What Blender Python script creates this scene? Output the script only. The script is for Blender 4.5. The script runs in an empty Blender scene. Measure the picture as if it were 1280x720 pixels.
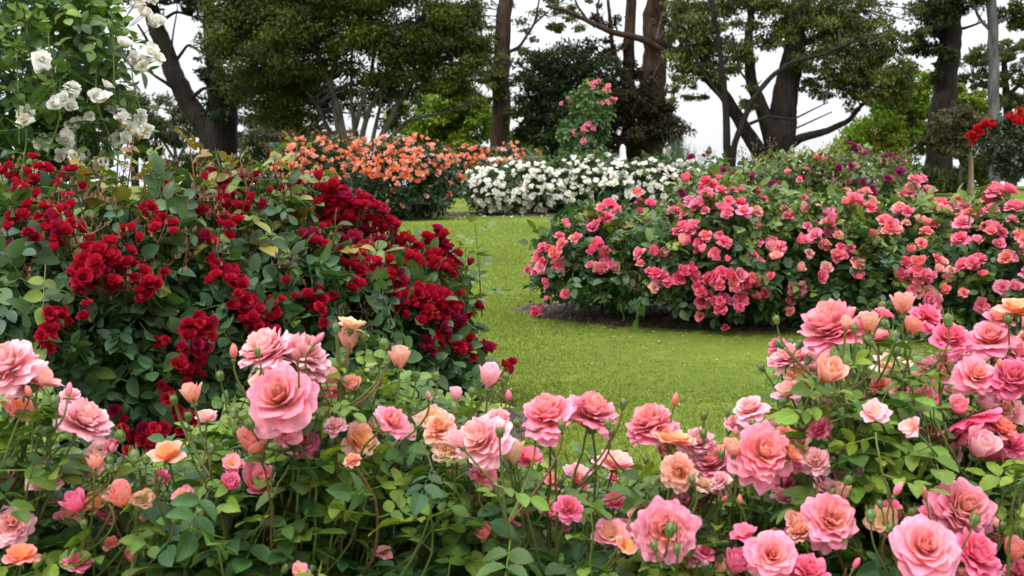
import bpy, math
import numpy as np
from mathutils import Vector, Matrix
rng = np.random.default_rng(7)
R = math.radians
SC = bpy.context.scene
COL = SC.collection

# ------------------------------------------------------------------ camera, world, sun, exposure
CAM_H, PITCH, FPX = 1.10, R(6.6), 1400.0
cam_d = bpy.data.cameras.new('camera'); cam = bpy.data.objects.new('camera', cam_d); COL.objects.link(cam)
cam.location = (0, 0, CAM_H); cam.rotation_euler = (math.pi/2 - PITCH, 0, 0)
cam_d.sensor_width = 36.0; cam_d.lens = FPX/1280*36.0
cam_d.clip_start = 0.05; cam_d.clip_end = 9000
cam_d.dof.use_dof = True; cam_d.dof.focus_distance = 3.0; cam_d.dof.aperture_fstop = 9.0
SC.camera = cam

world = bpy.data.worlds.new('World'); SC.world = world; world.use_nodes = True
wn, wl = world.node_tree.nodes, world.node_tree.links
wn.clear()
SUN_EL, SUN_AZ = R(58), R(-35)
sky = wn.new('ShaderNodeTexSky'); sky.sky_type = 'NISHITA'; sky.sun_disc = False
sky.sun_elevation = SUN_EL; sky.sun_rotation = R(35)
tc = wn.new('ShaderNodeTexCoord')
sep = wn.new('ShaderNodeSeparateXYZ'); wl.new(tc.outputs['Generated'], sep.inputs[0])
mr = wn.new('ShaderNodeMapRange'); mr.inputs['From Min'].default_value = -0.05; mr.inputs['From Max'].default_value = 1.0
mr.inputs['To Min'].default_value = 6.3; mr.inputs['To Max'].default_value = 24.0
wl.new(sep.outputs['Z'], mr.inputs['Value'])
mp = wn.new('ShaderNodeMapping'); mp.inputs['Scale'].default_value = (1.2, 1.2, 4.0); wl.new(tc.outputs['Generated'], mp.inputs['Vector'])
cn = wn.new('ShaderNodeTexNoise'); cn.inputs['Scale'].default_value = 3.0; cn.inputs['Detail'].default_value = 5.0
wl.new(mp.outputs[0], cn.inputs['Vector'])
cr = wn.new('ShaderNodeMapRange'); cr.inputs['From Min'].default_value = 0.3; cr.inputs['From Max'].default_value = 0.7
cr.inputs['To Min'].default_value = 0.84; cr.inputs['To Max'].default_value = 1.05
wl.new(cn.outputs['Fac'], cr.inputs['Value'])
mu = wn.new('ShaderNodeMath'); mu.operation = 'MULTIPLY'; wl.new(mr.outputs[0], mu.inputs[0]); wl.new(cr.outputs[0], mu.inputs[1])
cc = wn.new('ShaderNodeCombineColor')
for i, f in enumerate((0.965, 0.99, 1.03)):
    m = wn.new('ShaderNodeMath'); m.operation = 'MULTIPLY'; m.inputs[1].default_value = f
    wl.new(mu.outputs[0], m.inputs[0]); wl.new(m.outputs[0], cc.inputs[i])
mx = wn.new('ShaderNodeMix'); mx.data_type = 'RGBA'; mx.inputs['Factor'].default_value = 0.9
wl.new(sky.outputs[0], mx.inputs[6]); wl.new(cc.outputs[0], mx.inputs[7])
bg = wn.new('ShaderNodeBackground'); bg.inputs['Strength'].default_value = 0.1
wl.new(mx.outputs[2], bg.inputs['Color'])
wo = wn.new('ShaderNodeOutputWorld'); wl.new(bg.outputs[0], wo.inputs[0])

sd = bpy.data.lights.new('sun', 'SUN'); sd.energy = 1.5; sd.angle = R(11); sd.color = (1.0, 0.965, 0.9)
sun = bpy.data.objects.new('sun', sd); COL.objects.link(sun)
sun_dir = Vector((math.cos(SUN_EL)*math.sin(SUN_AZ), -math.cos(SUN_EL)*math.cos(SUN_AZ), math.sin(SUN_EL)))
sun.rotation_euler = sun_dir.to_track_quat('Z', 'Y').to_euler()
sun.location = (0, -5, 20)
SC.view_settings.view_transform = 'Standard'; SC.view_settings.look = 'None'
SC.view_settings.gamma = 1.0; SC.view_settings.use_curve_mapping = False
SC.view_settings.exposure = 0.52
SC.cycles.max_bounces = 6; SC.cycles.diffuse_bounces = 3; SC.cycles.glossy_bounces = 2
SC.cycles.transmission_bounces = 3; SC.cycles.transparent_max_bounces = 4
try: SC.cycles.use_denoising = True
except Exception: pass

# ------------------------------------------------------------------ geometry helpers
CP, SP = math.cos(PITCH), math.sin(PITCH)
CAMP = np.array([0, 0, CAM_H])
def ray(px, py):
    a, b = (px-640)/FPX, -(py-360)/FPX
    return np.array([a, CP + b*SP, -SP + b*CP])
def at(px, py, Y):
    """world point seen at photo pixel (px, py), Y metres in front of the viewpoint"""
    d = ray(px, py); return CAMP + d*(Y/d[1])
def proj(P):
    P = np.asarray(P) - CAMP
    dep = P[..., 1]*CP - P[..., 2]*SP
    return 640 + FPX*P[..., 0]/dep, 360 - FPX*(P[..., 1]*SP + P[..., 2]*CP)/dep
def nrm(v):
    v = np.asarray(v, float); return v/np.maximum(np.linalg.norm(v, axis=-1, keepdims=True), 1e-9)
def rdir(n, r=None):
    return nrm((r or rng).normal(size=(n, 3)))

class Geo:
    """collects quads, then builds ONE mesh object"""
    def __init__(s): s.v=[]; s.q=[]; s.c=[]; s.u=[]; s.m=[]; s.n=0
    def add(s, v, q, c, u=None, m=0):
        v = np.asarray(v, np.float32).reshape(-1, 3); q = np.asarray(q, np.int32).reshape(-1, 4)
        c = np.asarray(c, np.float32); c = np.broadcast_to(c, (len(v), 3)) if c.ndim < 2 else c
        s.v.append(v); s.q.append(q + s.n); s.c.append(c)
        s.u.append(np.zeros((len(v), 3), np.float32) if u is None else np.asarray(u, np.float32).reshape(-1, 3))
        s.m.append(np.full(len(q), m, np.int32)); s.n += len(v)
    def inst(s, T, O, X, Y, Z, S, C, m=0, cv=None):
        """T=(verts, quads, uv) copied at origins O with axes X,Y,Z, scale S, colour C per copy"""
        tv, tq, tu = T; n, k = len(O), len(tv)
        if n == 0: return
        S = np.broadcast_to(np.asarray(S, float).reshape(-1, 1, 1), (n, 1, 1))
        P = O[:, None, :] + S*(tv[None, :, 0:1]*X[:, None, :] + tv[None, :, 1:2]*Y[:, None, :] + tv[None, :, 2:3]*Z[:, None, :])
        Q = (tq[None] + (np.arange(n)*k)[:, None, None]).reshape(-1, 4)
        C = np.repeat(np.asarray(C, np.float32), k, axis=0)
        if cv is not None: C = C*np.tile(cv, n)[:, None]
        s.add(P.reshape(-1, 3), Q, C, np.tile(tu, (n, 1)), m)
    def segs(s, A, B, ra, rb, col, sides=4, m=0):
        A, B = np.atleast_2d(A), np.atleast_2d(B); n = len(A)
        ra = np.broadcast_to(np.asarray(ra, float), (n,)); rb = np.broadcast_to(np.asarray(rb, float), (n,))
        d = nrm(B-A); h = np.where(np.abs(d[:, 2:3]) > .9, np.array([[1., 0, 0]]), np.array([[0, 0, 1.]]))
        x = nrm(np.cross(d, h)); y = np.cross(d, x)
        an = np.arange(sides)*2*math.pi/sides
        ring = np.cos(an)[None, :, None]*x[:, None] + np.sin(an)[None, :, None]*y[:, None]
        V = np.concatenate([A[:, None] + ring*ra[:, None, None], B[:, None] + ring*rb[:, None, None]], 1)
        i = np.arange(sides); j = (i+1) % sides
        q = np.stack([i, j, j+sides, i+sides], 1)
        Q = (q[None] + (np.arange(n)*2*sides)[:, None, None]).reshape(-1, 4)
        c = np.asarray(col, np.float32)
        if c.ndim == 2: c = np.repeat(c, 2*sides, axis=0)
        s.add(V.reshape(-1, 3), Q, c, None, m)
    def tube(s, P, r, col, sides=8, m=0, bump=0.0):
        P = np.asarray(P, float); n = len(P); r = np.broadcast_to(np.asarray(r, float), (n,))
        d = nrm(np.gradient(P, axis=0))
        x = nrm(np.cross(d[0], [0.31, 0.9, 0.2])); X = []
        for k in range(n):
            x = nrm(x - d[k]*np.dot(x, d[k])); X.append(x)
        X = np.array(X); Y = np.cross(d, X)
        an = np.arange(sides)*2*math.pi/sides
        rr = r[:, None]*np.ones(sides)[None]
        if bump: rr = rr*(1 + bump*rng.normal(size=sides)[None]*.6 + bump*rng.normal(size=rr.shape)*.4)
        V = P[:, None] + rr[..., None]*(np.cos(an)[None, :, None]*X[:, None] + np.sin(an)[None, :, None]*Y[:, None])
        i = np.arange(sides); j = (i+1) % sides
        q = np.concatenate([np.stack([i+k*sides, j+k*sides, j+(k+1)*sides, i+(k+1)*sides], 1) for k in range(n-1)])
        s.add(V.reshape(-1, 3), q, col, None, m)
    def mesh(s, name, mats):
        v = np.concatenate(s.v); q = np.concatenate(s.q); c = np.concatenate(s.c); u = np.concatenate(s.u); m = np.concatenate(s.m)
        me = bpy.data.meshes.new(name)
        me.vertices.add(len(v)); me.vertices.foreach_set('co', v.ravel())
        me.loops.add(q.size); me.loops.foreach_set('vertex_index', q.ravel())
        me.polygons.add(len(q)); me.polygons.foreach_set('loop_start', np.arange(len(q), dtype=np.int32)*4)
        me.polygons.foreach_set('use_smooth', np.ones(len(q), bool))
        for x in mats: me.materials.append(x)
        me.polygons.foreach_set('material_index', m)
        a = me.attributes.new('tint', 'FLOAT_COLOR', 'POINT')
        a.data.foreach_set('color', np.concatenate([c, np.ones((len(c), 1), np.float32)], 1).ravel())
        b = me.attributes.new('luv', 'FLOAT_VECTOR', 'POINT'); b.data.foreach_set('vector', u.ravel())
        me.update(calc_edges=True); me.validate()
        return me
    def build(s, name, mats, parent=None, off=None):
        if off is not None:
            s.v = [a - np.asarray(off, np.float32) for a in s.v]
        return link(name, s.mesh(name, mats), parent)

def link(name, me, parent=None, loc=None, M=None):
    o = bpy.data.objects.new(name, me); COL.objects.link(o)
    if parent is not None: o.parent = parent
    if M is not None: o.matrix_local = M
    elif loc is not None: o.location = loc
    return o
def tag(o, label=None, cat=None, group=None, kind=None):
    if label: o['label'] = label
    if cat: o['category'] = cat
    if group: o['group'] = group
    if kind: o['kind'] = kind
    return o
def thing(name, base, label, cat, group=None):
    o = bpy.data.objects.new(name, None); COL.objects.link(o); o.location = base; o.empty_display_size = .1
    return tag(o, label, cat, group)

# ------------------------------------------------------------------ materials
def newmat(name):
    m = bpy.data.materials.new(name); m.use_nodes = True
    nt = m.node_tree; nt.nodes.clear(); out = nt.nodes.new('ShaderNodeOutputMaterial')
    return m, nt.nodes, nt.links, out
def math_node(N, L, op, a, b=None):
    n = N.new('ShaderNodeMath'); n.operation = op
    for i, x in enumerate((a, b)):
        if x is None: continue
        if isinstance(x, (int, float)): n.inputs[i].default_value = x
        else: L.new(x, n.inputs[i])
    return n.outputs[0]
def foliage_mat(name, rough=.45, trans=.25, veins=False, spec=.5, jitter=0.0, tcol=(1.25, 1.35, .55), streak=False):
    m, N, L, out = newmat(name)
    at_ = N.new('ShaderNodeAttribute'); at_.attribute_name = 'tint'
    col = at_.outputs['Color']
    tx = N.new('ShaderNodeTexCoord')
    no = N.new('ShaderNodeTexNoise'); no.inputs['Scale'].default_value = 45 if veins else 12; no.inputs['Detail'].default_value = 3
    L.new(tx.outputs['Object'], no.inputs['Vector'])
    br = N.new('ShaderNodeMapRange'); br.inputs['From Min'].default_value = .3; br.inputs['From Max'].default_value = .7
    br.inputs['To Min'].default_value = .78; br.inputs['To Max'].default_value = 1.2; L.new(no.outputs['Fac'], br.inputs['Value'])
    fac = br.outputs[0]
    if jitter:
        oi = N.new('ShaderNodeObjectInfo')
        jr = N.new('ShaderNodeMapRange'); jr.inputs['To Min'].default_value = 1-jitter; jr.inputs['To Max'].default_value = 1+jitter
        L.new(oi.outputs['Random'], jr.inputs['Value']); fac = math_node(N, L, 'MULTIPLY', fac, jr.outputs[0])
    bump = None
    if streak:   # fine veins running along each petal
        lu = N.new('ShaderNodeAttribute'); lu.attribute_name = 'luv'
        sc = N.new('ShaderNodeVectorMath'); sc.operation = 'MULTIPLY'; sc.inputs[1].default_value = (1.6, 9, 3.7); L.new(lu.outputs['Vector'], sc.inputs[0])
        n2 = N.new('ShaderNodeTexNoise'); n2.inputs['Scale'].default_value = 1.6; n2.inputs['Detail'].default_value = 4; L.new(sc.outputs[0], n2.inputs['Vector'])
        b2 = N.new('ShaderNodeMapRange'); b2.inputs['From Min'].default_value = .3; b2.inputs['From Max'].default_value = .7
        b2.inputs['To Min'].default_value = .92; b2.inputs['To Max'].default_value = 1.08; L.new(n2.outputs['Fac'], b2.inputs['Value'])
        fac = math_node(N, L, 'MULTIPLY', fac, b2.outputs[0])
        bp = N.new('ShaderNodeBump'); bp.inputs['Strength'].default_value = .25; bp.inputs['Distance'].default_value = .02
        L.new(n2.outputs['Fac'], bp.inputs['Height']); bump = bp.outputs[0]
    if veins:
        lu = N.new('ShaderNodeAttribute'); lu.attribute_name = 'luv'
        sp = N.new('ShaderNodeSeparateXYZ'); L.new(lu.outputs['Vector'], sp.inputs[0])
        av = math_node(N, L, 'ABSOLUTE', sp.outputs['Y'])
        ph = math_node(N, L, 'SUBTRACT', sp.outputs['X'], math_node(N, L, 'MULTIPLY', av, .28))
        sn = math_node(N, L, 'SINE', math_node(N, L, 'MULTIPLY', ph, 46.0))
        vein = math_node(N, L, 'POWER', math_node(N, L, 'ADD', math_node(N, L, 'MULTIPLY', sn, .5), .5), 8.0)
        rib = N.new('ShaderNodeMapRange'); rib.inputs['From Min'].default_value = 0; rib.inputs['From Max'].default_value = .09
        rib.inputs['To Min'].default_value = 1; rib.inputs['To Max'].default_value = 0; L.new(av, rib.inputs['Value'])
        vv = math_node(N, L, 'MAXIMUM', math_node(N, L, 'MULTIPLY', vein, .45), rib.outputs[0])
        fac = math_node(N, L, 'MULTIPLY', fac, math_node(N, L, 'ADD', math_node(N, L, 'MULTIPLY', vv, .45), .95))
        bp = N.new('ShaderNodeBump'); bp.inputs['Strength'].default_value = .35; bp.inputs['Distance'].default_value = .002; bp.invert = True
        L.new(math_node(N, L, 'ADD', vv, math_node(N, L, 'MULTIPLY', no.outputs['Fac'], 1.2)), bp.inputs['Height']); bump = bp.outputs[0]
    vm = N.new('ShaderNodeVectorMath'); vm.operation = 'SCALE'; L.new(col, vm.inputs[0]); L.new(fac, vm.inputs['Scale'])
    p = N.new('ShaderNodeBsdfPrincipled'); L.new(vm.outputs[0], p.inputs['Base Color'])
    p.inputs['Roughness'].default_value = rough; p.inputs['Specular IOR Level'].default_value = spec
    if bump: L.new(bump, p.inputs['Normal'])
    t = N.new('ShaderNodeBsdfTranslucent')
    v2 = N.new('ShaderNodeVectorMath'); v2.operation = 'MULTIPLY'; L.new(vm.outputs[0], v2.inputs[0]); v2.inputs[1].default_value = tcol
    L.new(v2.outputs[0], t.inputs['Color'])
    mix = N.new('ShaderNodeMixShader'); mix.inputs[0].default_value = trans
    L.new(p.outputs[0], mix.inputs[1]); L.new(t.outputs[0], mix.inputs[2]); L.new(mix.outputs[0], out.inputs[0])
    return m
LEAF_NEAR = foliage_mat('rose_leaf_near', .45, .25, veins=True, spec=.36)
LEAF = foliage_mat('rose_leaf', .44, .22, spec=.42)
TLEAF = foliage_mat('tree_leaf', .6, .2, spec=.2)
GRASSM = foliage_mat('grass_blade', .6, .3, spec=.3)
PETAL = foliage_mat('petal', .7, .36, spec=.12, jitter=.1, tcol=(1.12, 1.02, 1.02), streak=True)
STEM = foliage_mat('green_stem', .5, .0)

def bark_mat(name, a, b, scale=6, stretch=.25, bumpd=.03):
    m, N, L, out = newmat(name)
    tx = N.new('ShaderNodeTexCoord'); mp = N.new('ShaderNodeMapping'); mp.inputs['Scale'].default_value = (1, 1, stretch)
    L.new(tx.outputs['Object'], mp.inputs['Vector'])
    no = N.new('ShaderNodeTexNoise'); no.inputs['Scale'].default_value = scale; no.inputs['Detail'].default_value = 7; no.inputs['Roughness'].default_value = .65
    L.new(mp.outputs[0], no.inputs['Vector'])
    rp = N.new('ShaderNodeValToRGB'); rp.color_ramp.elements[0].position = .35; rp.color_ramp.elements[1].position = .68
    rp.color_ramp.elements[0].color = (*a, 1); rp.color_ramp.elements[1].color = (*b, 1); L.new(no.outputs['Fac'], rp.inputs[0])
    p = N.new('ShaderNodeBsdfPrincipled'); p.inputs['Roughness'].default_value = .85; p.inputs['Specular IOR Level'].default_value = .2
    L.new(rp.outputs[0], p.inputs['Base Color'])
    bp = N.new('ShaderNodeBump'); bp.inputs['Strength'].default_value = .7; bp.inputs['Distance'].default_value = bumpd
    L.new(no.outputs['Fac'], bp.inputs['Height']); L.new(bp.outputs[0], p.inputs['Normal'])
    L.new(p.outputs[0], out.inputs[0]); return m
BARK_DARK = bark_mat('bark_dark', (.006, .0045, .004), (.032, .022, .017), 9, .2)
BARK_BROWN = bark_mat('bark_brown', (.022, .013, .009), (.085, .05, .032))
BARK_PALE = bark_mat('bark_pale', (.03, .024, .019), (.125, .105, .085), 4, .5)
BARK_GREY = bark_mat('bark_grey', (.05, .05, .05), (.16, .155, .15))
WOOD = bark_mat('weathered_wood', (.16, .11, .07), (.36, .28, .19), 20, .1, .003)
CANE = bark_mat('rose_cane', (.045, .05, .02), (.12, .10, .05), 30, .3, .002)
PAINT = bark_mat('white_paint', (.7, .7, .7), (.82, .82, .82), 8, 1, .002)

# ------------------------------------------------------------------ ground: lawn, added sky reflecting plane, mulch beds
def lawn_mat():
    m, N, L, out = newmat('lawn')
    tx = N.new('ShaderNodeTexCoord')
    def noise(scale, det=4):
        n = N.new('ShaderNodeTexNoise'); n.inputs['Scale'].default_value = scale; n.inputs['Detail'].default_value = det
        L.new(tx.outputs['Object'], n.inputs['Vector']); return n.outputs['Fac']
    a = noise(.7, 3); b = noise(9, 5); c = noise(140, 3)
    s = math_node(N, L, 'ADD', math_node(N, L, 'MULTIPLY', a, .45), math_node(N, L, 'ADD', math_node(N, L, 'MULTIPLY', b, .3), math_node(N, L, 'MULTIPLY', c, .25)))
    rp = N.new('ShaderNodeValToRGB'); e = rp.color_ramp.elements
    e[0].position = .34; e[0].color = (.085, .125, .016, 1); e[1].position = .66; e[1].color = (.195, .235, .038, 1)
    x = rp.color_ramp.elements.new(.5); x.color = (.13, .175, .024, 1)
    L.new(s, rp.inputs[0])
    p = N.new('ShaderNodeBsdfPrincipled'); p.inputs['Roughness'].default_value = .9; p.inputs['Specular IOR Level'].default_value = .1
    L.new(rp.outputs[0], p.inputs['Base Color'])
    bp = N.new('ShaderNodeBump'); bp.inputs['Strength'].default_value = .6; bp.inputs['Distance'].default_value = .02
    L.new(math_node(N, L, 'ADD', c, b), bp.inputs['Height']); L.new(bp.outputs[0], p.inputs['Normal'])
    L.new(p.outputs[0], out.inputs[0]); return m
LAWN = lawn_mat()
def ground():
    ys = np.concatenate([np.linspace(-20, 44, 65), np.linspace(46, 110, 33), [160, 300]])
    xs = np.linspace(-90, 90, 61)
    X, Y = np.meshgrid(xs, ys)
    t = np.clip((Y-44)/60, 0, 1); Z = -9.0*t*t*(3-2*t)
    Z += .02*np.sin(X*.9+1)*np.sin(Y*.7)*(Y > 3)
    V = np.stack([X, Y, Z], -1).reshape(-1, 3); nx = len(xs)
    i, j = np.meshgrid(np.arange(len(ys)-1), np.arange(nx-1), indexing='ij')
    a = (i*nx+j).ravel(); Q = np.stack([a, a+1, a+nx+1, a+nx], 1)
    g = Geo(); g.add(V, Q, (.1, .15, .02)); tag(g.build('lawn', [LAWN]), kind='structure')
    m, N, L, out = newmat('sky_reflector')
    p = N.new('ShaderNodeBsdfPrincipled'); p.inputs['Base Color'].default_value = (.30, .34, .37, 1); p.inputs['Roughness'].default_value = .35
    L.new(p.outputs[0], out.inputs[0])
    g = Geo(); g.add([(-6000, 90, -8.2), (6000, 90, -8.2), (6000, 8000, -8.2), (-6000, 8000, -8.2)], [[0, 1, 2, 3]], (.3, .3, .3))  # added plane, reflects the sky to whiten the gaps beyond the crest
    tag(g.build('sky_reflector', [m]), kind='structure')
ground()
def gz(x, y): return .02*np.sin(x*.9+1)*np.sin(y*.7)*(np.asarray(y) > 3)

def mulch_mat():
    m, N, L, out = newmat('mulch')
    tx = N.new('ShaderNodeTexCoord')
    vo = N.new('ShaderNodeTexVoronoi'); vo.inputs['Scale'].default_value = 38; vo.inputs['Randomness'].default_value = 1
    mp = N.new('ShaderNodeMapping'); mp.inputs['Scale'].default_value = (1, .55, 1); mp.inputs['Rotation'].default_value = (0, 0, .5)
    L.new(tx.outputs['Object'], mp.inputs['Vector']); L.new(mp.outputs[0], vo.inputs['Vector'])
    rp = N.new('ShaderNodeValToRGB'); rp.color_ramp.elements[0].color = (.018, .011, .008, 1); rp.color_ramp.elements[1].color = (.10, .062, .042, 1)
    sc = N.new('ShaderNodeSeparateColor'); L.new(vo.outputs['Color'], sc.inputs[0]); L.new(sc.outputs[0], rp.inputs[0])
    p = N.new('ShaderNodeBsdfPrincipled'); p.inputs['Roughness'].default_value = .9; L.new(rp.outputs[0], p.inputs['Base Color'])
    bp = N.new('ShaderNodeBump'); bp.inputs['Strength'].default_value = 1; bp.inputs['Distance'].default_value = .02; bp.invert = True
    L.new(vo.outputs['Distance'], bp.inputs['Height']); L.new(bp.outputs[0], p.inputs['Normal'])
    L.new(p.outputs[0], out.inputs[0]); return m
MULCH = mulch_mat()
BED = []
def mulch_bed(cx, cy, rx, ry, rot=0):
    """low irregular mound of bark mulch"""
    BED.append((cx, cy, rx, ry, rot))
    na, nr = 72, 10; g = Geo(); V = []
    ph = rng.uniform(0, 6.28, 4)
    for i in range(nr+1):
        for k in range(na):
            a = k/na*2*math.pi; f = 1+.05*math.sin(3*a+ph[0])+.035*math.sin(7*a+ph[1])+.02*math.sin(17*a+ph[2])
            t = i/nr; x, y = rx*f*t*math.cos(a), ry*f*t*math.sin(a)
            X, Y = cx+x*math.cos(rot)-y*math.sin(rot), cy+x*math.sin(rot)+y*math.cos(rot)
            V.append((X, Y, gz(X, Y) + .004 + .05*(1-t**4) + (.008*rng.normal() if 0 < t < 1 else 0) - (.03 if t == 1 else 0)))
    Q = [[i*na+k, i*na+(k+1) % na, (i+1)*na+(k+1) % na, (i+1)*na+k] for i in range(nr) for k in range(na)]
    g.add(V, Q, (.05, .03, .02)); tag(g.build('mulch_bed', [MULCH]), kind='structure')
mulch_bed(3.0, 7.85, 3.05, 1.15, -.12)       # pink bed
mulch_bed(-1.6, 4.5, 1.75, 1.0, .05)        # crimson bed
mulch_bed(0.1, 1.55, 2.3, .62)              # the near bed
mulch_bed(1.6, 22.2, 3.2, 1.1)              # white bed
mulch_bed(-2.9, 22, 2.1, 1.2)               # orange bed
mulch_bed(3.6, 11.6, 2.0, .8)               # purple bed

# grass blades: far too many to count
def grass():
    pts = []
    def field(n, y0, y1):
        y = rng.uniform(y0, y1, n); x = rng.uniform(-.5, .5, n)*y*1.1
        return np.stack([x, y], 1)
    P = np.concatenate([field(110000, 2.0, 5.5), field(170000, 5.0, 9), field(130000, 8.5, 14), field(70000, 14, 19), field(40000, 17, 26)])
    # keep what is lawn (not bed) and lies in the open strips
    keep = np.ones(len(P), bool)
    for cx, cy, rx, ry, rot in BED:
        dx, dy = P[:, 0]-cx, P[:, 1]-cy
        u, v = dx*math.cos(rot)+dy*math.sin(rot), -dx*math.sin(rot)+dy*math.cos(rot)
        keep &= ((u/rx)**2+(v/ry)**2) > .95
    px, py = proj(np.concatenate([P, np.zeros((len(P), 1))], 1))
    keep &= (rng.random(len(P)) < np.clip((26-P[:, 1])/8, .05, 1)); keep &= (px > 150) & (px < 1420) & (py < 900)
    P = P[keep]; n = len(P)
    z = gz(P[:, 0], P[:, 1])
    O = np.concatenate([P, z[:, None]], 1)
    h = rng.uniform(.008, .018, n)*(1+P[:, 1]*.02); w = h*.15*(1+P[:, 1]*.05)
    lean = rng.normal(size=(n, 2))*.5
    a = rng.uniform(0, 6.28, n); X = np.stack([np.cos(a), np.sin(a), 0*a], 1)
    tip = O + np.concatenate([lean*h[:, None], h[:, None]], 1)
    mid = O + np.concatenate([lean*h[:, None]*.3, h[:, None]*.6], 1)
    V = np.stack([O-X*w[:, None], O+X*w[:, None], mid+X*w[:, None]*.8, mid-X*w[:, None]*.8, tip+X*w[:, None]*.1, tip-X*w[:, None]*.1], 1)
    q = np.array([[0, 1, 2, 3], [3, 2, 4, 5]])
    Q = (q[None] + (np.arange(n)*6)[:, None, None]).reshape(-1, 4)
    t = rng.random((n, 1)); c = np.array([[.135, .20, .024]])*(1-t) + np.array([[.215, .265, .042]])*t; pt = .5+.5*np.sin(P[:, 0]*2.1+1.3*np.sin(P[:, 1]*.9))*np.sin(P[:, 1]*1.7+P[:, 0]); c = c*(.90+.17*pt[:, None])
    dry = rng.random((n, 1)) < .04; c = np.where(dry, np.array([[.34, .29, .13]]), c)
    g = Geo(); g.add(V.reshape(-1, 3), Q, np.repeat(c, 6, 0)); tag(g.build('grass', [GRASSM]), kind='stuff')
grass()
def litter():
    """fallen petals and daisies on the lawn, bark chips on the beds"""
    g = Geo()
    def sp(n, x0, x1, y0, y1, col, s):
        x, y = rng.uniform(x0, x1, n), rng.uniform(y0, y1, n); O = np.stack([x, y, gz(x, y)+.03], 1)
        X = rdir(n); X[:, 2] *= .3; X = nrm(X); Z = nrm(np.array([[0, 0, 1.]])+rng.normal(size=(n, 3))*.3); Y = nrm(np.cross(Z, X)); 
        g.inst(QUADLEAF, O, X, Y, Z, s*rng.uniform(.6, 1.3, n), np.array(col)[None]*rng.uniform(.7, 1.1, (n, 1)))
    sp(60, -1.0, 3.6, 20.2, 21.3, (.8, .8, .74), .07)
    sp(120, .2, 3.4, 5.9, 7.2, (.75, .40, .40), .022); sp(40, -.9, .1, 3.9, 5.2, (.42, .01, .03), .028)
    sp(160, -.6, 2.4, 3.6, 9.0, (.8, .8, .75), .013)
    tag(g.build('fallen_petals', [PETAL]), kind='stuff')
    g = Geo()
    for cx, cy, rx, ry, rot in BED[:3]:
        n = 5000; a = rng.uniform(0, 6.28, n); t = np.sqrt(rng.random(n))*.98
        u, v = rx*t*np.cos(a), ry*t*np.sin(a); x, y = cx+u*math.cos(rot)-v*math.sin(rot), cy+u*math.sin(rot)+v*math.cos(rot)
        O = np.stack([x, y, gz(x, y)+.012+.05*(1-t**4)], 1)
        X = rdir(n); X[:, 2] *= .3; X = nrm(X); Z = nrm(np.array([[0, 0, 1.]])+rng.normal(size=(n, 3))*.4); Y = nrm(np.cross(Z, X))
        k = rng.random((n, 1)); c = np.array([[.02, .012, .009]])*(1-k)+np.array([[.13, .08, .05]])*k
        g.inst(QUADLEAF, O, X, Y, Z, rng.uniform(.015, .045, n), c)
    tag(g.build('bark_chips', [STEM]), kind='stuff')

# ------------------------------------------------------------------ leaves
def leaf_template(nu, nv, ratio=.66, fold=.22, droop=.16, serr=0.0, wave=0.0):
    """leaflet: x along 0..1, y across, z up"""
    V, U = [], []
    for i in range(nu+1):
        u = i/nu; w = ratio/2*(math.sin(math.pi*min(1, u**.86))**.72 if 0 < u < 1 else 0.012)
        for j in range(2*nv+1):
            s = (j-nv)/nv; y = s*w*(1+(serr if i % 2 else -serr)*(abs(s) > .99))
            z = fold*abs(y) - droop*u*u + wave*math.sin(u*9+s)*abs(s)*.5
            V.append((u, y, z)); U.append((u, s, 0))
    k = 2*nv+1
    Q = [[i*k+j, (i+1)*k+j, (i+1)*k+j+1, i*k+j+1] for i in range(nu) for j in range(2*nv)]
    return np.array(V), np.array(Q), np.array(U)
LEAF_HI = [leaf_template(10, 2, .64, .25, .14, .05, .02), leaf_template(10, 2, .7, .1, .3, .05, .03), leaf_template(10, 2, .6, .5, .22, .05, .01)]
LEAF_MID = [leaf_template(7, 1, .68, .25, .16), leaf_template(7, 1, .62, .45, .28), leaf_template(7, 1, .64, .1, .1)]
LEAF_LOW = [leaf_template(2, 1, .7, .3, .2)]
QUADLEAF = (np.array([(0, 0, 0), (.45, .22, .06), (1, 0, -.05), (.45, -.22, .06)]), np.array([[0, 1, 2, 3]]), np.zeros((4, 3)))
NARROW = (np.array([(0, 0, 0), (.4, .1, .03), (1, 0, -.05), (.4, -.1, .03)]), np.array([[0, 1, 2, 3]]), np.zeros((4, 3)))
litter()

PAL = {  # leaf colours: mature, fresh, bronze
    'rose':   ((.036, .098, .034), (.18, .28, .026), (.26, .13, .035)),
    'red':    ((.036, .092, .042), (.16, .23, .035), (.26, .14, .028)),
    'pink':   ((.030, .078, .030), (.15, .22, .03), (.20, .15, .035)),
    'white':  ((.024, .058, .024), (.10, .15, .025), (.10, .14, .03)),
    'orange': ((.016, .040, .020), (.07, .11, .02), (.16, .08, .03)),
    'purple': ((.06, .095, .03), (.16, .21, .045), (.22, .12, .035)),
    'climb':  ((.034, .085, .026), (.15, .24, .035), (.20, .20, .03)),
    'dark':   ((.018, .035, .018), (.05, .06, .02), (.11, .035, .02)),
}
def leafcol(pal, age):
    """age 0 mature .. 1 fresh .. 2 bronze"""
    a, b, c = [np.array(x) for x in PAL[pal]]; n = len(age)
    t = np.clip(age, 0, 1)[:, None]; t2 = np.clip(age-1, 0, 1)[:, None]
    col = a*(1-t)+b*t; col = col*(1-t2)+c*t2
    return col*rng.uniform(.72, 1.28, (n, 1))*rng.uniform(.92, 1.08, (n, 3))
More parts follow.
